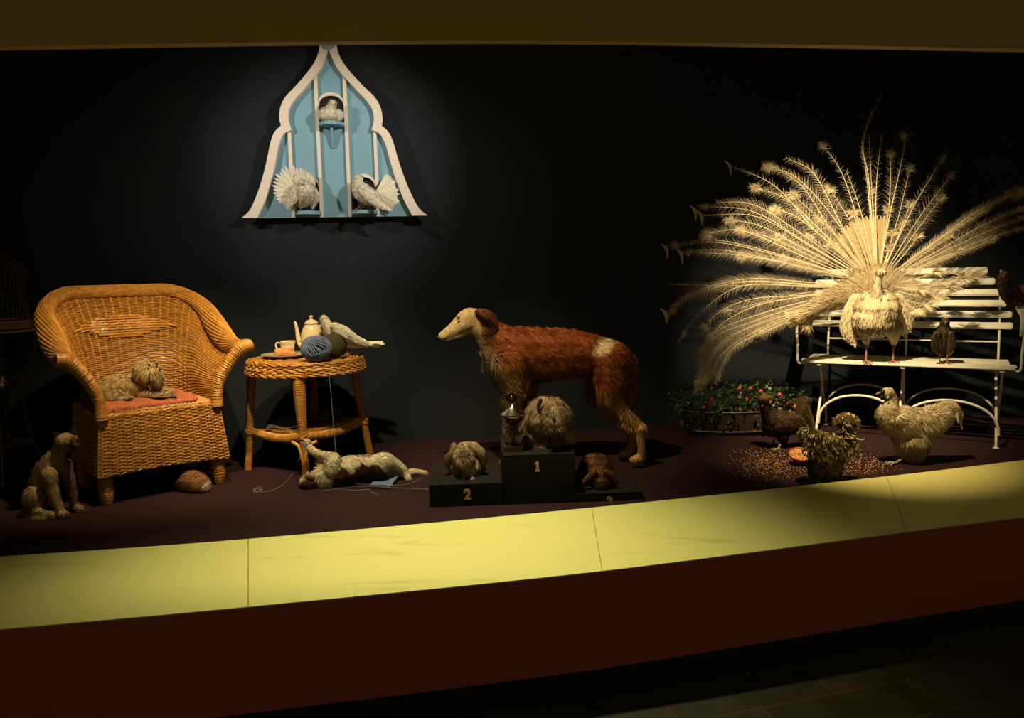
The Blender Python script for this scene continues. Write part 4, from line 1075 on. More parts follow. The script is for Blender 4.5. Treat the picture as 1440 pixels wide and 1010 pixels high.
# blue panel with three arched holes
mid = lambda l: [((x), y) for x, y in l]
PAN = [((OUT[i][0]+INN[min(i, len(INN)-1)][0])/2, (OUT[i][1]+INN[min(i, len(INN)-1)][1])/2) for i in range(len(INN))]
PAN[-1] = (0, 800); PANL = PAN + [(-x, y) for x, y in PAN[-2::-1]]
def arch(x0, x1, yb, ys, yt, n=14, g=0):
    c = (x0+x1)/2; r = (x1-x0)/2
    return [(x0, yb)]+[(c-r*math.cos(math.pi*k/n), ys+(yt-ys)*math.sin(math.pi*k/n)) for k in range(n+1)]+[(x1, yb)]
HOLES = [(-60, 60, 447, 540, 576), (-187, -76, 30, 150, 190), (82, 195, 30, 150, 190)]
mb = MB(); mb.prism([PANL]+[arch(*h) for h in HOLES], .036, .046, dfr); mb.build('back_panel', M['cote_blue'], cote, smooth=False)
for h in HOLES:
    mb = MB(); mb.prism(arch(h[0]-4, h[1]+4, h[2]-3, h[3], h[4]+5), .008, .034, dfr); mb.build('hollow', M['cote_dark'], cote, smooth=False)
mb = MB(); mb.prism([(x*.97, y*.985+3) for x, y in PANL], .0, .006, dfr); mb.build('back_board', M['cote_dark'], cote, smooth=False)
for x0, x1, y0, y1 in ((-66, 0, 0, 0),): pass
def bar(pa, pb, w, h0=.046, h1=.068, m='cote_white', name='slat'):
    mb = MB(); (xa, ya), (xb, yb) = pa, pb; mb.prism([(xa-w/2, ya), (xa+w/2, ya), (xb+w/2, yb), (xb-w/2, yb)], h0, h1, dfr); return mb.build(name, M[m], cote, smooth=False)
bar((-68, 0), (-68, 672), 16); bar((68, 0), (68, 672), 16); bar((-203, 0), (-203, 405), 15); bar((203, 0), (203, 405), 15)
for h, ww in zip(HOLES, (15, 16, 16)):
    x0, x1, yb, ys, yt = h; lp = arch(x0-3, x1+3, ys-6, ys, yt+ww); li = arch(x0+4, x1-4, ys-6, ys, yt)
    mb = MB(); mb.prism(lp+li[::-1], .046, .062, dfr); mb.build('arch_trim', M['cote_white'], cote, smooth=False)
SH = []
for cx, yt, r, th in ((0, 445, 62, 16), (-131, 26, 64, 16), (139, 26, 64, 16)):
    lp = [(cx-r, .048)]+[(cx-r*math.cos(math.pi*k/20), .068+r*zs*1.25*math.sin(math.pi*k/20)) for k in range(21)]+[(cx+r, .048)]
    mb = MB(); mb.prism(lp, yt-th, yt, lambda x, y, h: dfr(x, h, y)); SH.append(mb.build('perch', M['cote_blue'], cote, smooth=False))
# bracket below the top perch
mb = MB(); mb.prism([(.047, 330), (.060, 330), (.105, 420), (.105, 429), (.047, 429)], -5, 5, lambda x, y, h: dfr(h, y, x)); mb.build('bracket', M['cote_blue'], cote, smooth=False)

YV = DB_.y-.16
# top dove: sits facing front
def sit_z(k): return dfr(0, (445, 26, 26)[k], 0).z
dv = thing('white_pigeon', 'white dove sitting on the top perch of the dovecote', 'pigeon', V((at(466, 170, YV).x, YV+.02, sit_z(0))))
b = Blob(); YV0 = DB_.y-.11
b.ball(K(464, 162, YV0, 14.5), (1.05, 1.0, .68)); b.ball(K(458, 161, YV0-.01, 10), (1, 1, .95)); b.ball(K(474, 162, YV0, 9), (1, 1, .95))
b.chain([K(464, 157, YV0-.02, 9), K(466, 151, YV0-.03, 6.2), K(468, 145.5, YV0-.04, 4.9)])
plumage(dv, b, .0035, 3200, WHT, (0, -.2, -1), L=.015, w=.0042)
beak(dv, at(470.5, 145.5, YV0-.055), V((.7, -.6, -.15)).normalized(), .016, r=.0032); eye(dv, at(466.3, 143.6, YV0-.061), .0024); eye(dv, at(471, 143.4, YV0-.050), .0022)
# left fantail
YW = DB_.y-.165
fl = thing('fantail_pigeon', 'white fantail pigeon with raised round tail on the lower left perch', 'pigeon', V((at(425, 298, YW).x, YW, sit_z(1))))
b = Blob(); b.chain([K(424, 283, YW+.01, 9), K(428, 275, YW, 14), K(430, 268, YW-.02, 13.5), K(427, 262, YW-.03, 9), K(424, 257.5, YW-.045, 5)], (1, .9, 1))
b.ball(K(424, 257, YW-.055, 4.2))
plumage(fl, b, .0035, 3200, WHT, (0, .1, -1), L=.016, w=.0045)
quills(fl, at(420, 271, YW+.020), 32, 238, 26, lambda t: (26+12*math.sin(math.pi*min(1, t*1.1)))*YW/FPX, .0085, V((1, 0, 0)), V((0, 0, 1)), V((0, -1, 0)), WHT, cone=.10)
b = Blob(); b.chain([K(424, 262, YW+.02, 8), K(421, 253, YW+.02, 9), K(433, 253, YW+.02, 8), K(439, 262, YW+.02, 5)], (1, .4, 1)); plumage(fl, b, .004, 1200, WHT, (0, 0, 1), L=.022, w=.003, name='tail_coverts', lift=.3)
wing(fl, [(420, 265), (414, 275), (407, 286)], YW-.035, [8, 8, 5], (-.6, 0, -.9), WHT, L=.02, nf=6, w=.006)
wing(fl, [(440, 266), (442, 276), (440, 286)], YW+.005, [6, 7, 4], (0, 0, -1), WHT, L=.01, nf=4, w=.006)
birdlegs(fl, [at(421, 287, YW), at(429, 287, YW)], [P_(422, YW, sit_z(1)), P_(430.5, YW, sit_z(1))], 'birdleg', .0022, .014)
beak(fl, at(421.5, 258.5, YW-.073), V((-.4, -.7, -.35)).normalized(), .012, r=.0026); eye(fl, at(426, 257, YW-.071), .0022); eye(fl, at(421, 256.5, YW-.066), .0018)
# right fantail, side view facing left
YW = DB_.y-.135
fr = thing('fantail_pigeon', 'white fantail pigeon facing left on the lower right perch', 'pigeon', V((at(517, 296, YW).x, YW, sit_z(2))))
b = Blob(); b.chain([K(528, 280, YW, 8), K(520, 277, YW, 12), K(510, 271, YW, 13), K(504, 264, YW, 10), K(503, 256, YW-.01, 6.5), K(505, 251, YW-.01, 5)], (1, .85, 1))
b.ball(K(503.5, 250.5, YW-.012, 4.6))
plumage(fr, b, .0035, 3200, WHT, (.6, 0, -.8), L=.016, w=.0045)
quills(fr, at(527, 273, YW+.03), 58, -42, 20, lambda t: 33*YW/FPX, .0085, V((.95, .3, 0)), V((0, 0, 1)), V((-.3, -.95, 0)), WHT, cone=-.05)
wing(fr, [(510, 266), (520, 276), (533, 287), (541, 291)], YW-.045, [8, 8, 5, 3], (.75, 0, -.6), WHT, L=.05, nf=7, w=.007)
birdlegs(fr, [at(512, 285, YW), at(516, 286, YW+.01)], [P_(509, YW-.01, sit_z(2)), P_(514, YW+.015, sit_z(2))], 'birdleg', .0022, .014, V((-1, -.2, 0)).normalized())
beak(fr, at(500.5, 251.5, YW-.012), V((-.9, -.1, -.3)).normalized(), .012, r=.0026); eye(fr, at(503.5, 250, YW-.032), .0022)
# pigeon on the table nuzzling the teapot
YP = 4.42
tpg = thing('white_pigeon', 'white pigeon on the wicker table with its head against the teapot', 'pigeon', P_(490, YP, TW))
b = Blob(); b.chain([K(456, 450, YP-.01, 5.5), K(459, 457, YP-.01, 8), K(465, 466, YP, 11), K(476, 473, YP, 14), K(488, 478, YP, 12), K(500, 482, YP, 8), K(512, 484, YP, 5)], (1, .85, 1))
b.ball(K(455, 449, YP-.01, 5.2)); plumage(tpg, b, .004, 4200, WHT, (.85, 0, -.4), L=.020, w=.003)
wing(tpg, [(470, 460), (484, 468), (500, 477), (514, 482)], YP-.05, [7, 9, 6, 3.5], (.9, 0, -.45), WHT, L=.045, nf=8, w=.007)
for q, (x, y) in enumerate(((539, 481), (538, 486), (534, 488), (541, 484))):
    mb = MB(); t = random.uniform(.9, 1); mb.col = tuple(c*t for c in WHT); a_ = at(505, 482, YP+.01*q); e_ = at(x, y, YP-.02+.015*q)
    mb.blade([a_.lerp(e_, s_) for s_ in (0, .3, .6, .85, 1)], [.005, .009, .010, .009, .002], V((0, -.7, .7)), .15); mb.build('tail_feather', M['plume'], tpg)
birdlegs(tpg, [at(487, 488, YP), at(495, 487, YP+.02)], [P_(489, YP, TW+.001), P_(497, YP+.03, TW+.001)], 'paleleg', .0028, .02, V((-1, 0, 0)))
beak(tpg, at(451.5, 450, YP-.01), V((-.9, 0, -.5)), .014, r=.0028); eye(tpg, at(454.5, 448.5, YP-.033), .0023)
# ================================================================== BENCH
BR = V((2.74, 4.30, 0)); BL_ = V((1.77, 4.83, 0))
be = (BR-BL_).normalized(); bn = V((-be.y, be.x, 0)); BLEN = (BR-BL_).length
bo = (BR+BL_)/2; bo.z = .5
bench = thing('garden_bench', 'white slatted garden bench on thin curved metal legs', 'bench', bo, math.atan2(be.y, be.x))
HB = BLEN/2; SZH = .455
for k in range(5):
    y = .02+.085*k; mb = MB(True); mb.box((0, y, SZH), (2*HB-(.02 if k else 0)+(.05 if k == 1 else 0), .055, .018)); mb.build('seat_slat', M['white_wood'], bench, smooth=False, bevel=.005)
BY0, BY1, BZ0, BZ1 = .42, .53, .66, .985
ends = [HB+.005, HB-.0, HB-.03, HB-.06, HB-.09, HB-.13]
for k in range(6):
    f = k/5; y = BY0+(BY1-BY0)*f; z = BZ0+(BZ1-BZ0)*f; R = Matrix.Rotation(-math.atan2(BY1-BY0, BZ1-BZ0), 3, 'X')
    mb = MB(True); mb.box(((ends[k]-HB)/2, y, z), (HB+ends[k], .018, .040), R); mb.build('back_slat', M['white_wood'], bench, smooth=False, bevel=.005)
for x in (-HB+.10, 0.0, HB-.06):
    mb = MB(True)
    mb.tube(crv([V((x, .40, SZH-.02)), V((x, .405, .55)), V((x, BY0+.012, .66)), V((x, BY1+.012, BZ1+.0))], 6), .0065, 8); mb.build('back_upright', M['white_metal'], bench)
    mb = MB(True); mb.box((x, .20, SZH-.016), (.022, .40, .007)); mb.build('seat_bearer', M['white_metal'], bench, smooth=False)
    for ya, yb, xo in ((.03, .36, .004), (.37, .02, -.010)):
        mb = MB(True); mb.tube(crv([V((x+xo, ya, SZH-.02)), V((x+xo, ya+(yb-ya)*.12, .36)), V((x+xo, (ya+yb)/2, .23)), V((x+xo, yb+(ya-yb)*.08, .08)), V((x+xo, yb, .004))], 6), .0075, 8)
        mb.ball((x+xo, yb, .006), .014, (1.3, 1.3, .35), 8); mb.build('leg', M['white_metal'], bench)
mb = MB(True); mb.tube([V((-HB+.10, .412, .565)), V((HB-.06, .412, .565))], .005, 8); mb.build('back_rod', M['white_metal'], bench)
for y, dz, rr in ((.03, 0, .0075), (.36, .02, .006)):
    for xa, xb in ((-HB+.10, 0.0), (0.0, HB-.06)):
        mb = MB(True); pts = [V((xa+(xb-xa)*(.5-.5*math.cos(math.pi*t/20)), y, .075+dz+.185*math.sin(math.pi*t/20)**.8)) for t in range(21)]
        mb.tube(pts, rr, 8); mb.build('arched_brace', M['white_metal'], bench)
for s_ in (-1, 1):
    x = s_*(HB+.028); yo = .10 if s_ < 0 else 0
    mb = MB(True); mb.tube(crv([V((s_*(HB-.02), .06, SZH-.012)), V((x, .055, SZH-.012)), V((x+s_*.004, .045, .54)), V((x+s_*.012, .05, .64)), V((x+s_*.004, .06, .73))], 6), .0075, 8); mb.build('arm_post', M['white_metal'], bench)
    mb = MB(True); Lp = crv(([V((x+s_*.02, .0, .64)), V((x+s_*.02, -.02, .68)), V((x+s_*.02, .0, .725))] if s_ > 0 else [V((x-.02, .03, .735))])+[V((x+s_*.02, .06, .75)), V((x+s_*.02, .22, .755)), V((x+s_*.02, .40, .77))], 5)
    mb.blade(Lp, [.032]*len(Lp), V((0, .0, 1))) if 0 else None
    rows = []
    for i, p in enumerate(Lp):
        t = (Lp[min(i+1, len(Lp)-1)]-Lp[max(i-1, 0)]).normalized(); n_ = V((1, 0, 0)).cross(t)
        rows.append([p+V((a, 0, 0))+n_*b for a, b in ((-.032, -.010), (.032, -.010), (.036, 0), (.032, .010), (-.032, .010), (-.036, 0))])
    mb.grid(rows, closed=True); n0 = len(mb.v); mb.f.append(tuple(range(6))); mb.f.append(tuple(range(n0-6, n0)))
    mb.build('armrest', M['white_wood'], bench)

# ================================================================== PEACOCK
def bw(x, y, z): return Matrix.Translation(bo) @ Matrix.Rotation(bench.rotation_euler.z, 4, 'Z') @ V((x, y, z))
YK = 4.67
seatz = .5+SZH+.0095
pea = thing('white_peacock', 'white peacock fanning its huge train while standing on the bench', 'peacock', V((at(1237, 500, YK).x, YK, seatz)))
PW = (.80, .68, .44)
b = Blob()
b.ball(K(1233, 437, YK-.02, 32), (1, 1.0, 1.0)); b.ball(K(1230, 450, YK-.03, 30), (1.05, .95, .85)); b.ball(K(1233, 436, YK+.08, 30), (1.1, 1, 1))
b.chain([K(1233, 426, YK-.05, 18), K(1233, 415, YK-.08, 10), K(1233.5, 404, YK-.09, 6.5), K(1235, 394, YK-.09, 5), K(1237.5, 386, YK-.095, 4.6)])
b.ball(K(1239, 382.5, YK-.10, 6), (1.2, 1.0, .85))
b.chain([K(1218, 465, YK, 12), K(1218, 475, YK, 7), K(1219, 481, YK, 4)]); b.chain([K(1256, 462, YK, 13), K(1257, 474, YK, 7), K(1257, 481, YK, 4)])
def pcol(P): return mixc(PW, (.66, .54, .31), sst(vnoise(P, 30), -.3, 1.2)*.5)
plumage(pea, b, .006, 9000, pcol, (0, 0, -1), L=.026, w=.0042, lift=.12)
for pts, rr, cb in ((((1205, 425), (1196, 445), (1193, 465), (1200, 478)), [13, 14, 11, 6], (-.2, 0, -1)), (((1262, 425), (1271, 440), (1275, 455), (1272, 466)), [13, 14, 10, 5], (.3, 0, -1))):
    wing(pea, pts, YK+.03, rr, cb, PW, nf=8, L=.05, w=.014, vox=.005)
f1, f2 = P_(1218, 4.66, seatz), P_(1256, 4.63, seatz)
fd = V((-.25, -1, 0)).normalized()
birdlegs(pea, [at(1219, 480, YK), at(1257, 480, YK)], [f1, f2], 'birdleg', .0055, .06, fd)
beak(pea, at(1244, 381.5, YK-.115), V((.95, -.3, -.12)).normalized(), .034, r=.0055)
eye(pea, at(1240, 381, YK-.126), .0032)
mb = MB(); mb.col = (.25, .18, .08); mb.tube([at(1236.5, 382, YK-.121), at(1243, 383.2, YK-.123)], .0016, 5); mb.build('eye_stripe', M['plume'], pea)
for k in range(9):
    a = math.radians(100+6*k); p = at(1237, 379, YK-.09); mb = MB(); mb.col = (.5, .38, .18); e = p+V((math.cos(a)*.055, .01, math.sin(a)*.055)); mb.tube([p, p.lerp(e, .5)+V((0, 0, .002)), e], .0007, 4)
    mb.ball(e, .0035, (1, .4, 1), 6); mb.build('crest_feather', M['plume'], pea)
# ---- train
BASE = (1233, 402)
def train(tip, mids, Yt=4.85, tuft=1.0, dens=1.0, bl=.052, shade=1.0, droop=.35, start=.30, thick=.0027, name='train_feather', bw_=.00065):
    Y0 = YK+.13; mp = list(mids)+[tip]; n = len(mp)
    sp = BASE[0]+ (mp[0][0]-BASE[0])*.04, BASE[1]+(mp[0][1]-BASE[1])*.04
    W3 = [at(sp[0], sp[1], Y0)] + [at(q[0], q[1], Y0+(Yt-Y0)*((i+1)/n)) for i, q in enumerate(mp)]
    L = crv(W3, max(5, int(28/n))); m = len(L)
    mb = MB(); tn = shade*random.uniform(.85, 1.08); c = tuple(x*tn for x in (.80, .68, .46)); mb.col = c
    mb.tube(L, [thick*(1-.8*i/m)+.0003 for i in range(m)], 5, cap=False)
    tot = [0]
    for a, b_ in zip(L, L[1:]): tot.append(tot[-1]+(b_-a).length)
    T = tot[-1]; mb.col = tuple(min(1, x*1.0) for x in c)
    def pt(s_):
        d = s_*T; i = min(max(j for j in range(m) if tot[j] <= d), m-2); f = (d-tot[i])/max(tot[i+1]-tot[i], 1e-9); return L[i].lerp(L[i+1], f), (L[i+1]-L[i]).normalized()
    nb = int(T/.011*dens)
    vw = V((0, -1, 0))
    for k in range(nb):
        s_ = start+(1-start)*(k+random.random())/nb
        p, t = pt(min(s_, .999)); sd = t.cross(vw).normalized()
        for sg in (-1, 1):
            l = bl*1.15*(.45+.55*math.sin(math.pi*min(1, max(0, (s_-start)/(1-start)*.9+.1))))*random.uniform(.6, 1.15)
            d1 = (t*.75+sd*sg*.75+vw*random.uniform(-.25, .25)).normalized(); d2 = (d1+V((0, 0, -droop))+t*random.uniform(-.15, .15)).normalized()
            q = p+d1*l*.5; e = q+d2*l*.5; wv = d1.cross(vw+V((random.uniform(-.6, .6), 0, random.uniform(-.6, .6)))).normalized()*bw_
            i0 = [mb.addv(x) for x in (p-wv, p+wv, q-wv*.7, q+wv*.7, e)]
            mb.f += [(i0[0], i0[1], i0[3], i0[2]), (i0[2], i0[3], i0[4])]
    if tuft:
        p, t = pt(.97); sd = t.cross(vw).normalized(); ntf = int(120*tuft)
        for k in range(ntf):
            a = random.gauss(0, 1.15); l = .050*tuft**.5*random.uniform(.4, 1.1)
            d1 = (t*math.cos(a)+sd*math.sin(a)+vw*random.gauss(0, .45)).normalized(); q = p-t*random.uniform(0, .03)+d1*l*.5; e = q+(d1+V((0, 0, -.2))).normalized()*l*.5
            wv = d1.orthogonal().normalized()*.0017
            i0 = [mb.addv(x) for x in (q-d1*l*.5-wv, q-d1*l*.5+wv, q-wv*.7, q+wv*.7, e)]; mb.f += [(i0[0], i0[1], i0[3], i0[2]), (i0[2], i0[3], i0[4])]
    mb.build(name, M['plume'], pea, fix=False)
TR_ = [  # tip, mids, depth, tuft, barb density, barb length
 ((1227, 153), [(1221, 250), (1212, 205)], 4.95, 0, .35, .03), ((1240, 131), [(1220, 260), (1215, 195)], 4.98, 0, .25, .03),
 ((1222, 190), [(1227, 290)], 4.92, 0, .3, .04), ((1271, 183), [(1252, 300), (1270, 215)], 4.95, .9, .4, .04), ((1253, 209), [(1250, 290)], 4.95, .9, .5, .05),
 ((1281, 230), [(1262, 310)], 4.9, .9, .4, .045), ((1240, 188), [(1232, 270)], 4.95, 0, .3, .04), ((1329, 217), [(1280, 300), (1312, 245)], 4.9, 1, .45, .05), ((1342, 241), [(1290, 310)], 4.9, .9, .5, .06),
 ((1327, 273), [(1285, 330)], 4.88, 1.1, .7, .07), ((1282, 282), [(1262, 335)], 4.86, 1.1, .6, .05), ((1273, 308), [(1256, 350)], 4.85, .9, .5, .05), ((1294, 329), [(1268, 362)], 4.82, 1.0, .5, .04),
 ((1256, 323), [(1248, 360)], 4.84, .9, .4, .04), ((1248, 290), [(1241, 345)], 4.86, .8, .4, .04), ((1252, 345), [(1245, 372)], 4.82, .8, .4, .03), ((1226, 262), [(1230, 330)], 4.88, .6, .4, .04),
 ((1153, 199), [(1205, 305), (1182, 240)], 4.95, .9, .35, .04), ((1190, 240), [(1216, 320), (1205, 280)], 4.93, 0, .35, .05), ((1198, 295), [(1216, 345)], 4.88, 1.1, .5, .05), ((1163, 260), [(1200, 320)], 4.9, 1, .6, .06),
 ((1105, 222), [(1185, 320), (1145, 245)], 4.9, 0, .7, .06), ((1072, 233), [(1175, 310), (1120, 250)], 4.9, 1.2, .6, .06), ((1082, 231), [(1170, 325), (1128, 262)], 4.9, 0, .6, .06),
 ((1055, 262), [(1160, 330), (1105, 280)], 4.9, 1.2, .8, .06), ((1084, 293), [(1170, 345), (1120, 305)], 4.85, 1.3, .8, .06), ((1111, 270), [(1175, 330)], 4.87, 1.3, .7, .06),
 ((1008, 284), [(1150, 345), (1065, 290)], 4.8, 0, .7, .06), ((980, 290), [(1140, 345), (1060, 298)], 4.8, .5, .4, .06), ((1018, 309), [(1150, 360), (1070, 318)], 4.8, 1.2, .7, .06), ((1034, 322), [(1150, 365), (1085, 335)], 4.8, 1.2, .7, .06),
 ((984, 332), [(1150, 370), (1045, 325)], 4.75, 1.5, .8, .06), ((938, 346), [(1120, 365), (1010, 338)], 4.72, .7, .4, .045), ((958, 356), [(1125, 375), (1020, 352)], 4.72, .6, .5, .05),
 ((1036, 360), [(1150, 380), (1090, 366)], 4.78, 1.1, .8, .06), ((1097, 362), [(1170, 385)], 4.8, 1.1, .8, .05), ((1124, 373), [(1180, 390)], 4.8, 1.1, .8, .05), ((975, 355), [(1140, 378), (1050, 360)], 4.7, 0, .8, .06),
 ((1165, 340), [(1200, 372)], 4.83, 1, .6, .045), ((1147, 305), [(1195, 352)], 4.85, .9, .6, .05), ((1135, 330), [(1190, 368)], 4.83, .8, .6, .05), ((1090, 330), [(1170, 368)], 4.82, .9, .7, .05),
 # lower left, drooping
 ((945, 430), [(1150, 398), (1055, 392), (985, 408)], 4.6, 0, .9, .06), ((938, 445), [(1150, 402), (1050, 396), (975, 416)], 4.58, .4, .6, .06), ((955, 480), [(1150, 404), (1045, 402), (985, 440)], 4.55, .3, .5, .05),
 ((940, 400), [(1120, 402), (1020, 402)], 4.65, 0, .5, .05), ((985, 470), [(1140, 415), (1060, 420), (1010, 440)], 4.6, .9, .6, .06), ((992, 482), [(1140, 416), (1070, 428), (1020, 452)], 4.6, .9, .6, .06),
 ((982, 500), [(1150, 420), (1080, 438), (1010, 465)], 4.58, .6, .7, .06), ((1015, 440), [(1130, 412)], 4.7, .8, .8, .06),
 ((990, 545), [(1150, 430), (1070, 455), (1010, 485)], 4.55, .6, 1.2, .055), ((985, 548), [(1140, 428), (1050, 462), (1000, 500)], 4.54, .5, 1.2, .055), ((978, 552), [(1145, 425), (1060, 452), (1000, 480)], 4.53, .5, 1.2, .06),
 ((1005, 540), [(1150, 435), (1080, 465), (1030, 490)], 4.57, .5, 1.2, .055), ((996, 535), [(1140, 432), (1070, 462), (1018, 495)], 4.56, .8, 1.0, .055), ((1117, 452), [(1170, 430)], 4.62, 2.4, 1.4, .05), ((1108, 446), [(1165, 425)], 4.62, 1.6, 1.4, .05), ((1130, 460), [(1175, 435)], 4.60, 2.0, 1.4, .045), ((1060, 470), [(1150, 440), (1100, 452)], 4.62, .6, 1.2, .06),
 ((1026, 233), [(1150, 328), (1090, 262)], 4.9, 0, .3, .04), ((986, 303), [(1145, 350), (1065, 305)], 4.78, 0, .3, .04), ((937, 350), [(1125, 368), (1010, 341)], 4.70, 0, .25, .04), ((936, 441), [(1140, 400), (1030, 397), (965, 418)], 4.58, 0, .3, .04),
 # right sweep
 ((1436, 268), [(1300, 352), (1370, 300)], 4.65, 2.2, 1.4, .05), ((1445, 290), [(1310, 358), (1385, 315)], 4.63, .6, 1.4, .055), ((1450, 303), [(1310, 362), (1390, 325)], 4.62, .6, 1.4, .055),
 ((1440, 320), [(1310, 368), (1380, 338)], 4.6, .6, 1.5, .05), ((1395, 290), [(1300, 350)], 4.66, .6, 1.1, .05), ((1400, 335), [(1310, 372)], 4.62, .9, 1.5, .05), ((1350, 352), [(1290, 378)], 4.64, 1.4, 1.5, .045),
 ((1460, 262), [(1305, 350), (1385, 290)], 4.66, .5, 1.2, .05), ((1340, 330), [(1280, 370)], 4.7, .5, .8, .05),
 # short fluffy right
 ((1378, 387), [(1300, 400)], 4.55, 2.2, 1.6, .04), ((1360, 390), [(1295, 404)], 4.56, 2.0, 1.6, .04), ((1322, 380), [(1280, 394)], 4.6, 1.6, 1.5, .045), ((1324, 418), [(1280, 414)], 4.56, 2.0, 1.6, .045),
 ((1308, 430), [(1275, 422)], 4.56, 2.0, 1.6, .045), ((1345, 402), [(1290, 408)], 4.55, 1.8, 1.6, .04), ((1300, 408), [(1270, 405)], 4.6, 1.5, 1.5, .04), ((1295, 440), [(1270, 425)], 4.58, 1.4, 1.5, .04),
]
for T_ in TR_:
    train(T_[0], T_[1], T_[2], T_[3], T_[4]*1.15, T_[5], start=.30 if T_[4] < 1.3 else .18)
# forked fishtail feathers at the far left tips
for px, py, ya in ((937, 350, 4.70), (958, 357, 4.70), (977, 296, 4.78), (986, 303, 4.78), (936, 441, 4.58), (1026, 233, 4.9)):
    mb = MB(); mb.col = (.62, .50, .30); p = at(px, py, ya)
    for dx, dy in ((.006, -.062), (-.034, .034)):
        e_ = p+V((dx, -.004, dy)); mb.blade([p, p.lerp(e_, .4)+V((.004, 0, 0)), p.lerp(e_, .8), e_], [.010, .008, .004, .0006], V((0, -1, 0)), .2)
    mb.build('fishtail_tip', M['plume'], pea, fix=False)
# stiff inner fan of tail quills behind the train
fb = at(1236, 395, YK+.22)
for k in range(19):
    a = math.radians(86+3.1*k); l = (96 - .35*abs(k-9)*2)*YK/FPX*1.03; d = V((math.cos(a), 0, math.sin(a))); mb = MB(); t = random.uniform(.75, .95); mb.col = tuple(x*t for x in (.60, .46, .25))
    mb.blade([fb+d*l*s_+V((0, .0015*(k % 2)-.03*s_, 0)) for s_ in (.1, .4, .7, .9, 1)], [.006, .011, .015, .013, .003], V((0, -1, 0)), .1)
    mb.build('tail_quill', M['plume'], pea)
# soft rump plumage round the root of the train
b = Blob(); b.chain([K(1195, 415, YK+.10, 16), K(1215, 402, YK+.12, 20), K(1240, 398, YK+.12, 20), K(1265, 408, YK+.10, 18), K(1290, 415, YK+.08, 12)], (1, .5, 1))
b.chain([K(1122, 449, YK-.10, 6), K(1135, 441, YK-.07, 8), K(1150, 432, YK-.02, 9), K(1175, 420, YK+.06, 13), K(1200, 412, YK+.10, 16)], (1, .5, 1))
def rcomb(P, N):
    px, py = pix(P); return np.stack([(px-1236)/40, np.zeros(len(P)), -(py-425)/30], axis=1)
furry(pea, b, .006, 7500, .065, rcomb, cst((.52, .41, .24)), name='rump', width=.0013, lift=.3, droop=.1, mt='plume')

# ---- dark birds on the bench
def dark_bird(label, px, py, Y, foot, s_, colr, head):
    r = thing('dark_pigeon', label, 'pigeon', foot)
    b = Blob(); b.chain([K(px, py+14*s_, Y, 8*s_), K(px, py+4*s_, Y, 13*s_), K(px, py-6*s_, Y-.01, 11.5*s_), K(px+head*.5, py-17*s_, Y-.02, 7*s_), K(px+head, py-23*s_, Y-.03, 6*s_)], (1, .9, 1))
    plumage(r, b, .0045, 3000, lambda P: mixc(colr, tuple(x*.4 for x in colr), sst(vnoise(P, 40), -.4, .8)), (0, 0, -1), L=.016, w=.003)
    return r
bz = seatz
db = dark_bird('dark brown pigeon standing on the bench seat right of the peacock', 1327, 476, 4.55, P_(1327, 4.55, bz), 1.0, (.085, .055, .025), 2)
wing(db, [(1317, 470), (1315, 483), (1320, 494)], 4.50, [5, 6, 3], (0, 0, -1), (.07, .045, .02), nf=5, L=.02, w=.007)
wing(db, [(1337, 470), (1339, 483), (1335, 494)], 4.50, [5, 6, 3], (0, 0, -1), (.10, .07, .035), nf=5, L=.02, w=.007)
birdlegs(db, [at(1323, 493, 4.54), at(1332, 493, 4.54)], [P_(1322, 4.53, bz), P_(1333, 4.53, bz)], 'birdleg', .003, .022)
beak(db, at(1329, 452, 4.50), V((.2, -.9, -.4)).normalized(), .016, r=.0032, m='beak'); eye(db, at(1325.5, 451, 4.497), .003)
mb = MB(); mb.col = (.5, .38, .2); mb.ball(at(1331, 447.5, 4.515), .006, (1.4, .8, .8)); mb.build('pale_crown', M['plume'], db)
YB_ = 4.60; bt = bw(HB+.045, .30, .776)
db2 = thing('dark_pigeon', 'dark rusty brown pigeon perched on the top right of the bench back', 'pigeon', bt)
Yq = bt.y-.01
b = Blob(); b.chain([K(1424, 422, Yq, 8), K(1419, 410, Yq, 13), K(1414, 400, Yq-.01, 11), K(1411, 391, Yq-.02, 8), K(1413, 387, Yq-.03, 6.5)], (1, .9, 1)); b.chain([K(1422, 412, Yq, 9), K(1436, 408, Yq+.02, 8), K(1452, 402, Yq+.03, 6)])
plumage(db2, b, .0045, 3600, lambda P: mixc((.11, .045, .02), (.03, .015, .01), sst(vnoise(P, 40), -.4, .6)), (0, 0, -1), L=.016, w=.003)
wing(db2, [(1412, 398), (1414, 412), (1419, 424)], Yq-.05, [7, 8, 4], (.2, 0, -1), (.05, .028, .015), nf=6, L=.03, w=.007)
for k in range(5):
    mb = MB(); mb.col = (.17, .08, .035); a_ = at(1434, 404+k*1.5, Yq-.02); e_ = at(1462, 396+k*4, Yq-.02); mb.blade([a_.lerp(e_, t) for t in (0, .4, .8, 1)], [.006, .009, .008, .002], V((0, -1, .2)), .1); mb.build('tail_feather', M['plume'], db2)
beak(db2, at(1411, 388, Yq-.055), V((-.5, -.8, -.2)).normalized(), .016, r=.0032); eye(db2, at(1414, 386.5, Yq-.055), .003)
birdlegs(db2, [at(1418, 420, Yq), at(1424, 421, Yq)], [bt+V((-.02, .0, .0)), bt+V((.015, .0, .0))], 'birdleg', .003, .02)

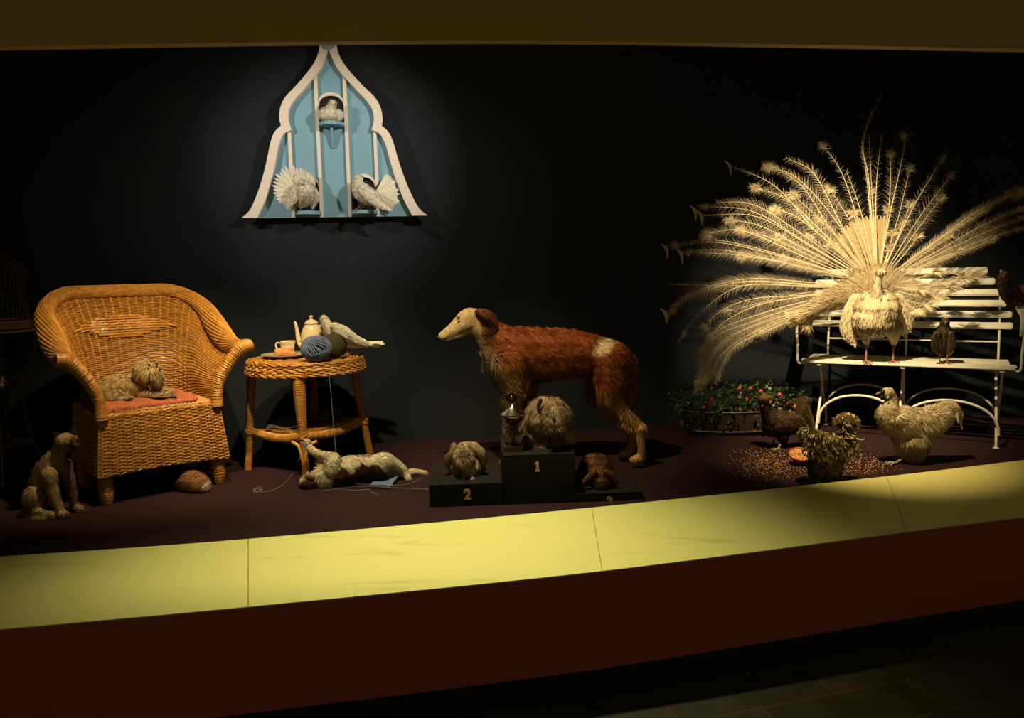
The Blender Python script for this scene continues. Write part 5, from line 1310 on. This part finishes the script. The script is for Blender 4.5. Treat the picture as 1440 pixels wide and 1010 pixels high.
# ================================================================== POULTRY ON THE CARPET
# ---- white silkie
YS = 4.08
sk = thing('white_silkie', 'fluffy white silkie chicken with dark face walking on the carpet', 'chicken', onz(1265, 652))
b = Blob()
b.chain([K(1248, 585, YS, 17), K(1255, 590, YS, 21), K(1272, 596, YS, 24), K(1292, 596, YS, 22), K(1310, 592, YS, 20), K(1324, 588, YS, 16)], (1, .8, 1))
b.chain([K(1250, 578, YS, 14), K(1253, 568, YS, 9), K(1254, 560, YS, 7.5), K(1250, 553, YS, 7.5)]); b.ball(K(1248.5, 552.5, YS, 8.5), (1.1, 1, .9))
b.chain([K(1282, 615, YS, 24), K(1284, 630, YS, 17), K(1282, 640, YS, 9)], (1, .85, 1)); b.ball(K(1268, 612, YS+.03, 14))
b.chain([K(1322, 585, YS, 16), K(1332, 578, YS, 12), K(1340, 578, YS, 8), K(1346, 584, YS, 5)], (1, .6, 1))
SW_ = (.80, .68, .43)
def skcomb(P, N):
    px, py = pix(P); l = sst(py, 605, 620)[:, None]; t = sst(px, 1300, 1318)[:, None]*(1-l)
    return np.array([.75, 0, -.65])*(1-l-t)+np.array([.1, 0, -1])*l+np.array([.75, 0, .2])*t
furry(sk, b, .0055, 26000, lambda P: np.where(pix(P)[0] < 1262, .022, .050)*np.where(pix(P)[1] < 572, .5, 1)*np.where(pix(P)[0] > 1318, .5, 1), skcomb, lambda P: mixc(SW_, (.55, .43, .22), sst(vnoise(P, 35), -.2, 1.3)*.6), width=.0018, lift=.32, droop=.3, clump=40, under=.85, zmin=.5)
for k in range(9):
    f = k/8; mb = MB(); t = random.uniform(.85, 1); mb.col = tuple(c*t for c in SW_); yy = YS-.03+.06*random.random()
    pts = [at(1308, 588, yy), at(1322+4*f, 571-2*f, yy), at(1336+4*f, 567+5*f, yy), at(1347+2*f-3*(k % 3), 576+8*f, yy), at(1353-5*(k % 3), 604-(k % 3)*9, yy)]
    L = crv(pts, 5); mb.blade(L, [.008+.010*math.sin(math.pi*i/len(L))*(1) if i < len(L)-3 else .006-.0018*(i-len(L)+3) for i in range(len(L))], V((0, -1, 0)), .25); mb.build('tail_feather', M['plume'], sk)
wing(sk, [(1268, 592), (1280, 600), (1292, 610)], YS-.075, [9, 10, 5], (.8, 0, -.5), SW_, nf=5, L=.02, w=.009)
mb = MB(); mb.ball(at(1241, 552, YS-.005), .019, (.9, .9, .8)); mb.ball(at(1240.5, 559.5, YS-.01), .012, (.8, .6, 1.2)); mb.build('face', M['nose'], sk)
beak(sk, at(1237.5, 552.5, YS-.008), V((-1, 0, -.25)).normalized(), .024, m='beak', r=.006); eye(sk, at(1242, 550.5, YS-.026), .0035)
mb = MB(); mb.ball(at(1249, 559, YS-.035), .006, (.7, .5, 1.2)); mb.build('ear_lobe', M['cote_white'], sk)
ft = onz(1259, 653, .5); birdlegs(sk, [at(1277, 640, YS-.02), at(1284, 640, YS+.06)], [ft, ft+V((.085, .10, 0))], 'paleleg', .0065, .055, V((-1, -.15, 0)).normalized())
# ---- dark hen
YN = 4.47
hn = thing('dark_hen', 'dark brown crested hen standing before the flower trough', 'chicken', onz(1095, 632))
b = Blob(); b.chain([K(1086, 600, YN, 15), K(1097, 596, YN, 18), K(1112, 595, YN, 17), K(1124, 590, YN, 14), K(1130, 578, YN, 10), K(1132, 565, YN, 7)], (1, .75, 1))
b.chain([K(1084, 592, YN, 12), K(1078, 580, YN, 8), K(1075, 572, YN, 7)]); b.ball(K(1075, 568, YN, 7.5)); b.ball(K(1076, 562, YN, 10), (1.15, 1, .75))
b.chain([K(1100, 612, YN, 9), K(1101, 620, YN, 5)])
def hncol(P):
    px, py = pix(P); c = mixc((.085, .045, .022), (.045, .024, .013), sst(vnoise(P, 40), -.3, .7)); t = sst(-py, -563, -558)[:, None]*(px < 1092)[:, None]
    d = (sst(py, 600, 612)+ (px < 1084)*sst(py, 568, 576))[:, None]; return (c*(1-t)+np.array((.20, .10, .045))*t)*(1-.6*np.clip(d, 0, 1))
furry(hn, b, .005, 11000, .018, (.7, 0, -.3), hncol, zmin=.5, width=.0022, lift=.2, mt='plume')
for k in range(7):
    mb = MB(); t = random.uniform(.8, 1.1); mb.col = (.07*t, .035*t, .016*t); a_ = at(1124, 588, YN-.03+.01*k); e_ = at(1122+3.3*k, 556+abs(k-3)*1.2, YN-.03+.01*k)
    mb.blade([a_.lerp(e_, s_) for s_ in (0, .3, .6, .85, 1)], [.006, .011, .014, .013, .004], V((0, -1, 0)), .15); mb.build('tail_feather', M['plume'], hn)
g1 = onz(1094, 633); birdlegs(hn, [at(1101, 618, YN), at(1090, 614, YN+.04)], [g1, onz(1087, 625)], 'paleleg', .005, .04, V((-1, -.2, 0)).normalized())
beak(hn, at(1069, 570, YN-.01), V((-1, 0, -.2)).normalized(), .018, m='darkbeak', r=.005); eye(hn, at(1072.5, 566.5, YN-.032), .003)
mb = MB(); mb.ball(at(1083.5, 566, YN-.04), .010, (.8, .5, 1.1)); mb.build('ear_lobe', M['cushion'], hn)
mb = MB(); mb.ball(at(1072, 571, YN-.035), .005, (.8, .5, 1.1)); mb.build('wattle', M['flower'], hn)
# ---- curly feathered crested chicken close to the ledge
YZ = 3.76
cz = thing('crested_chicken', 'curly feathered chicken with a round pale crest beside the ledge', 'chicken', onz(1163, 682))
b = Blob(); b.chain([K(1132, 608, YZ, 9), K(1140, 616, YZ, 15), K(1158, 627, YZ, 20), K(1178, 629, YZ, 20), K(1192, 622, YZ, 14), K(1194, 610, YZ, 7)], (1, .95, 1))
b.chain([K(1162, 640, YZ, 25), K(1160, 660, YZ, 25), K(1160, 676, YZ, 22)], (1, .85, 1)); b.ball(K(1193, 602, YZ, 8))
def czcol(P):
    px, py = pix(P); lo = sst(py, 632, 645)[:, None]; c = mixc((.36, .27, .11), (.07, .05, .02), sst(vnoise(P, 90)+vnoise(P, 210, 5)*.5, -.5, .7))
    return c*(1-lo)+mixc((.22, .19, .065), (.08, .07, .022), sst(vnoise(P, 60), -.4, .6))*lo
furry(cz, b, .0055, 5000, .022, (.3, 0, -1), czcol, zmin=.5, width=.003, lift=.12, mt='plume')
# curled, bent-back contour feathers
mb0 = b; body_pts = []
rd = random.Random(5)
for k in range(400):
    px, py = rd.uniform(1125, 1212), rd.uniform(600, 650)
    if ((px-1169)/41)**2+((py-626)/21)**2 > 1 and not (((px-1138)/15)**2+((py-612)/14)**2 < 1): continue
    dz_ = math.sqrt(max(0, 1-((px-1169)/46)**2-((py-626)/33)**2)); p = at(px, py, YZ-.075*dz_-.01)
    d = V(((px-1165)/44+rd.gauss(0, .25), -.55, -(py-612)/34+rd.gauss(0, .2)-.55)).normalized(); l = rd.uniform(.024, .040); cu = V((rd.gauss(0, .4), -.5, .6))
    mb = MB(); pale = rd.random(); 
    body_pts.append((p, d, l, cu, pale))
mbs = [MB() for _ in range(3)]
cols_ = [(.88, .72, .38), (.36, .28, .13), (.06, .045, .02)]
for p, d, l, cu, pale in body_pts[:]:
    q = 0 if pale > .62 else (1 if pale > .3 else 2); mb = MB(); mb.col = cols_[q]
    L = [p, p+d*l*.4, p+d*l*.75+cu*l*.15, p+d*l*.85+cu*l*.45, p+d*l*.65+cu*l*.7]
    m_ = mbs[q]; m_.col = cols_[q]; m_.blade(L, [.0018, .0032, .0036, .0032, .001], V((rd.gauss(0, .4), -.8, .5)).normalized(), .3)
for q in range(3): o_ = mbs[q].build('curled_feathers', M['plume'], cz, label=('pale', 'brown', 'black')[q]+' curled feathers', kind='stuff', fix=False)
for k in range(11):
    f = k/10; mb = MB(); t = rd.uniform(.4, 1.1) if k % 3 else 1.9; mb.col = (.26*t, .19*t, .085*t); a_ = at(1146-8*f, 612, YZ-.03+.01*k); e_ = at(1133-12*f+(k % 2)*4, 567+24*f*f+(k % 3)*4, YZ-.04+.008*k)
    m_ = a_.lerp(e_, .5)+V((.008, 0, -.004)); L = crv([a_, m_, e_], 4); mb.blade(L, [.004, .007, .008, .009, .009, .008, .007, .005, .0015][:len(L)], V((.1*rd.gauss(0, 1), -1, 0)), .35); mb.build('tail_feather', M['plume'], cz)
mb = MB(); cc_ = at(1190, 595, YZ-.01); mb.col = (.12, .09, .04); mb.ball(cc_, .046, (1.15, 1, .85), 14); mb.build('crest_core', M['skin'], cz)
crm = MB()
for k in range(300):
    z = rd.uniform(-.75, 1); a = rd.uniform(0, 2*math.pi); d = V((math.sqrt(1-z*z)*math.cos(a)*1.15, math.sqrt(1-z*z)*math.sin(a), z*.85)); p = cc_+d*.040; l = rd.uniform(.016, .024); t = rd.choice((.3, .8, 1.1, 1.15, 1.2)); crm.col = (.80*t, .66*t, .40*t)
    cu = V((rd.gauss(0, .3), rd.gauss(0, .3), -.5)); dn = d.normalized(); crm.blade([p, p+dn*l*.5, p+dn*l*.9+cu*l*.2, p+dn*l*.95+cu*l*.6], [.0014, .0028, .0032, .0012], dn.orthogonal(), .3)
crm.build('crest', M['plume'], cz, label='round pale crest of curled feathers')
beak(cz, at(1201, 604, YZ-.02), V((.9, -.3, -.3)).normalized(), .018, m='darkbeak', r=.005)
g2 = onz(1150, 684); birdlegs(cz, [at(1152, 674, YZ-.02), at(1170, 674, YZ+.03)], [onz(1152, 690), onz(1172, 681)], 'paleleg', .006, .045, V((1, -.3, 0)).normalized())
# ---- bowl of grain
bc = onz(1124, 646); bp_ = V((bc.x, bc.y, .5)); 
bc = V((at(1124, 634, 4.12).x, 4.12, .501))
bowl = thing('grain_bowl', 'small terracotta bowl of grain on the carpet between two chickens', 'bowl', bc)
mb = MB(); mb.lathe([(.026, 0), (.030, .003), (.050, .028), (.058, .046), (.0575, .050), (.053, .049), (.044, .028), (.024, .012), (.001, .012)], bc+V((0, -.01, .014)), 32, V((-.10, -.42, 1)).normalized()); mb.build('dish', M['terracotta'], bowl)
mb = MB()
for k in range(420):
    r_ = .052*math.sqrt(rd.random()); a = rd.uniform(0, 6.283); c = bc+V((r_*math.cos(a), r_*math.sin(a), .041+.010*(1-(r_/.052)**2)+rd.uniform(-.002, .002)))
    mb.ball(c, .0030, (1.3, .9, .9), 5, Matrix.Rotation(rd.uniform(0, 3), 3, 'Z'))
mb.v = [tuple(bc+V((0, -.01, .014)) + (V((-.10, -.42, 1)).normalized().to_track_quat('Z', 'X').to_matrix() @ (V(p)-bc))) for p in mb.v]
tag(mb.build('grain', M['grain']), 'yellow grain heaped in the terracotta bowl', 'grain')['kind'] = 'stuff'
# ---- scattered grain
mb = MB(); n_ = 0
while n_ < 1150:
    if rd.random() < .72: px, py = rd.gauss(1095, 34), rd.gauss(650, 13)
    else: px, py = rd.gauss(1215, 24), rd.gauss(656, 9)
    if not (1000 < px < 1300 and 630 < py < 692): continue
    p = onz(px, py)
    q = onz(px, 724-(px-700)*.1009+4)
    if (px-1095)/60 < -1.3 and rd.random() < .5: continue
    if py > 690-(px-1040)*.107-3: continue
    mb.ball(p+V((0, 0, .0018)), .0023, (1.5, .9, .7), 5, Matrix.Rotation(rd.uniform(0, 3), 3, 'Z')); n_ += 1
o = mb.build('scattered_grain', M['grain']); tag(o, 'yellow grain scattered over the carpet around the chickens', 'grain'); o['kind'] = 'stuff'
# ---- flower trough
YF_ = 4.93; fx0, fx1 = at(950, 600, YF_).x, at(1120, 600, YF_).x; fz = .5
tg = thing('flower_trough', 'low dark woven trough of green leaves and small red flowers', 'planter', V(((fx0+fx1)/2, YF_, fz)))
mb = MB(); c0 = V(((fx0+fx1)/2, YF_, fz)); hw_ = (fx1-fx0)/2-.02; 
pl = [(math.cos(2*math.pi*k/40)*hw_, math.sin(2*math.pi*k/40)*.15) for k in range(40)]
rows = [[c0+V((x*s_, y*s_, z)) for x, y in pl] for s_, z in ((.80, 0), (.86, .04), (.95, .10), (1.0, .15), (.97, .155), (.94, .12))]
mb.grid(rows, closed=True); mb.f.append(tuple(range(40))); mb.f.append(tuple(range(200, 240))); mb.build('trough', M['trough'], tg)
mb = MB()
for z, s_ in ((.03, .86), (.155, 1.0)):
    mb.col = cane(.16); mb.tube([c0+V((x*s_, y*s_*1.01, z)) for x, y in pl], .006, 6, closed=True)
mb.build('rim_band', M['wicker'], tg)
mb = MB(); st_ = MB()
tops_ = lambda x: .13+.06*math.exp(-((x-.12)/.22)**2)
for k in range(1500):
    x = rd.uniform(-1.12, 1.12)*hw_; y = rd.uniform(-.17, .12); z = .14+rd.random()**1.2*tops_(x)*1.0 - (.10*rd.random() if y < -.12 else 0)
    p = c0+V((x, y, z)); d = V((rd.gauss(0, 1), rd.gauss(-.2, 1), rd.gauss(.2, .6))).normalized(); l = rd.uniform(.016, .030); t = rd.uniform(.5, 1.2); mb.col = (.032*t, .068*t, .014*t) if rd.random() < .8 else (.10*t, .13*t, .045*t)
    mb.blade([p, p+d*l*.35, p+d*l*.7, p+d*l], [.001, l*.34, l*.28, .0008], V((rd.gauss(0, .4), -.4, 1)).normalized(), .2)
o = mb.build('foliage', M['leaf'], tg, kind='stuff', fix=False)
for px, py in ((1055, 546), (1040, 546), (1096, 555), (1049, 562), (990, 573), (1107, 567), (1070, 550), (1001, 562), (1118, 572)):
    p = at(px, py, YF_-.13); mb = MB()
    for q in range(9):
        a = 2*math.pi*q/9; mb.ball(p+V((math.cos(a)*.006, -.002, math.sin(a)*.006)), .006, (1, .7, 1), 6)
    mb.ball(p+V((0, -.004, 0)), .006, n=6); mb.tube([p, p+V((.004, .02, -.05)), p+V((0, .04, -.10))], .0012, 4); mb.build('flower', M['flower'], tg)

# ================================================================== BIRDCAGE ON ITS STAND
YX = 4.12
gx = at(-8, 460, YX).x; gz = at(20, 464, YX).z
g0 = V((gx, YX, .5)); S4 = YX/FPX
cs = thing('cage_stand', 'dark wooden stand with bowed legs carrying the birdcage', 'stand', g0)
mb = MB(); mb.lathe([(.001, gz-.016), (.178, gz-.016), (.19, gz-.008), (.19, gz), (.001, gz)], (gx, YX, 0), 40); mb.build('top', M['cagewood'], cs)
for k in range(4):
    a = math.radians(25+90*k); e = V((math.cos(a), math.sin(a), 0)); mb = MB()
    mb.tube(crv([V((gx, YX, gz-.018))+e*.185, V((gx, YX, gz-.14))+e*.165, V((gx, YX, gz-.28))+e*.095, V((gx, YX, gz-.45))+e*.105, V((gx, YX, gz-.62))+e*.13, V((gx, YX, .60))+e*.16, V((gx, YX, .508))+e*.21], 6), .009, 8); mb.build('leg', M['bronze'], cs)
for z, r_ in ((gz-.28, .095), (gz-.60, .128)):
    mb = MB(); mb.lathe([(.001, z-.006), (r_, z-.008), (r_+.004, z), (r_, z+.008), (.001, z+.006)], (gx, YX, 0), 24); mb.build('stretcher', M['cagewood'], cs)
cg = thing('birdcage', 'domed dark wire birdcage at the left edge of the display', 'birdcage', V((gx, YX, gz+.001)))
mb = MB(); mb.lathe([(.165, gz+.002), (.175, gz+.010), (.175, gz+.040), (.165, gz+.050), (.158, gz+.050), (.001, gz+.020)], (gx, YX, 0), 40); mb.build('base_tray', M['bronze'], cg)
cr_, zt = .158, gz+.30
for k in range(44):
    a = 2*math.pi*k/44; e = V((math.cos(a), math.sin(a), 0)); mb = MB()
    pts = [V((gx, YX, gz+.05))+e*cr_, V((gx, YX, zt))+e*cr_]+[V((gx, YX, zt+.105*math.sin(t)))+e*cr_*math.cos(t) for t in (.25, .5, .75, 1.0, 1.25, 1.5)]
    mb.tube(pts, .0016, 5); mb.build('wire', M['bronze'], cg)
for z in (gz+.06, gz+.18, zt):
    mb = MB(); mb.tube([V((gx+math.cos(2*math.pi*k/48)*cr_, YX+math.sin(2*math.pi*k/48)*cr_, z)) for k in range(48)], .003, 6, closed=True); mb.build('hoop', M['bronze'], cg)
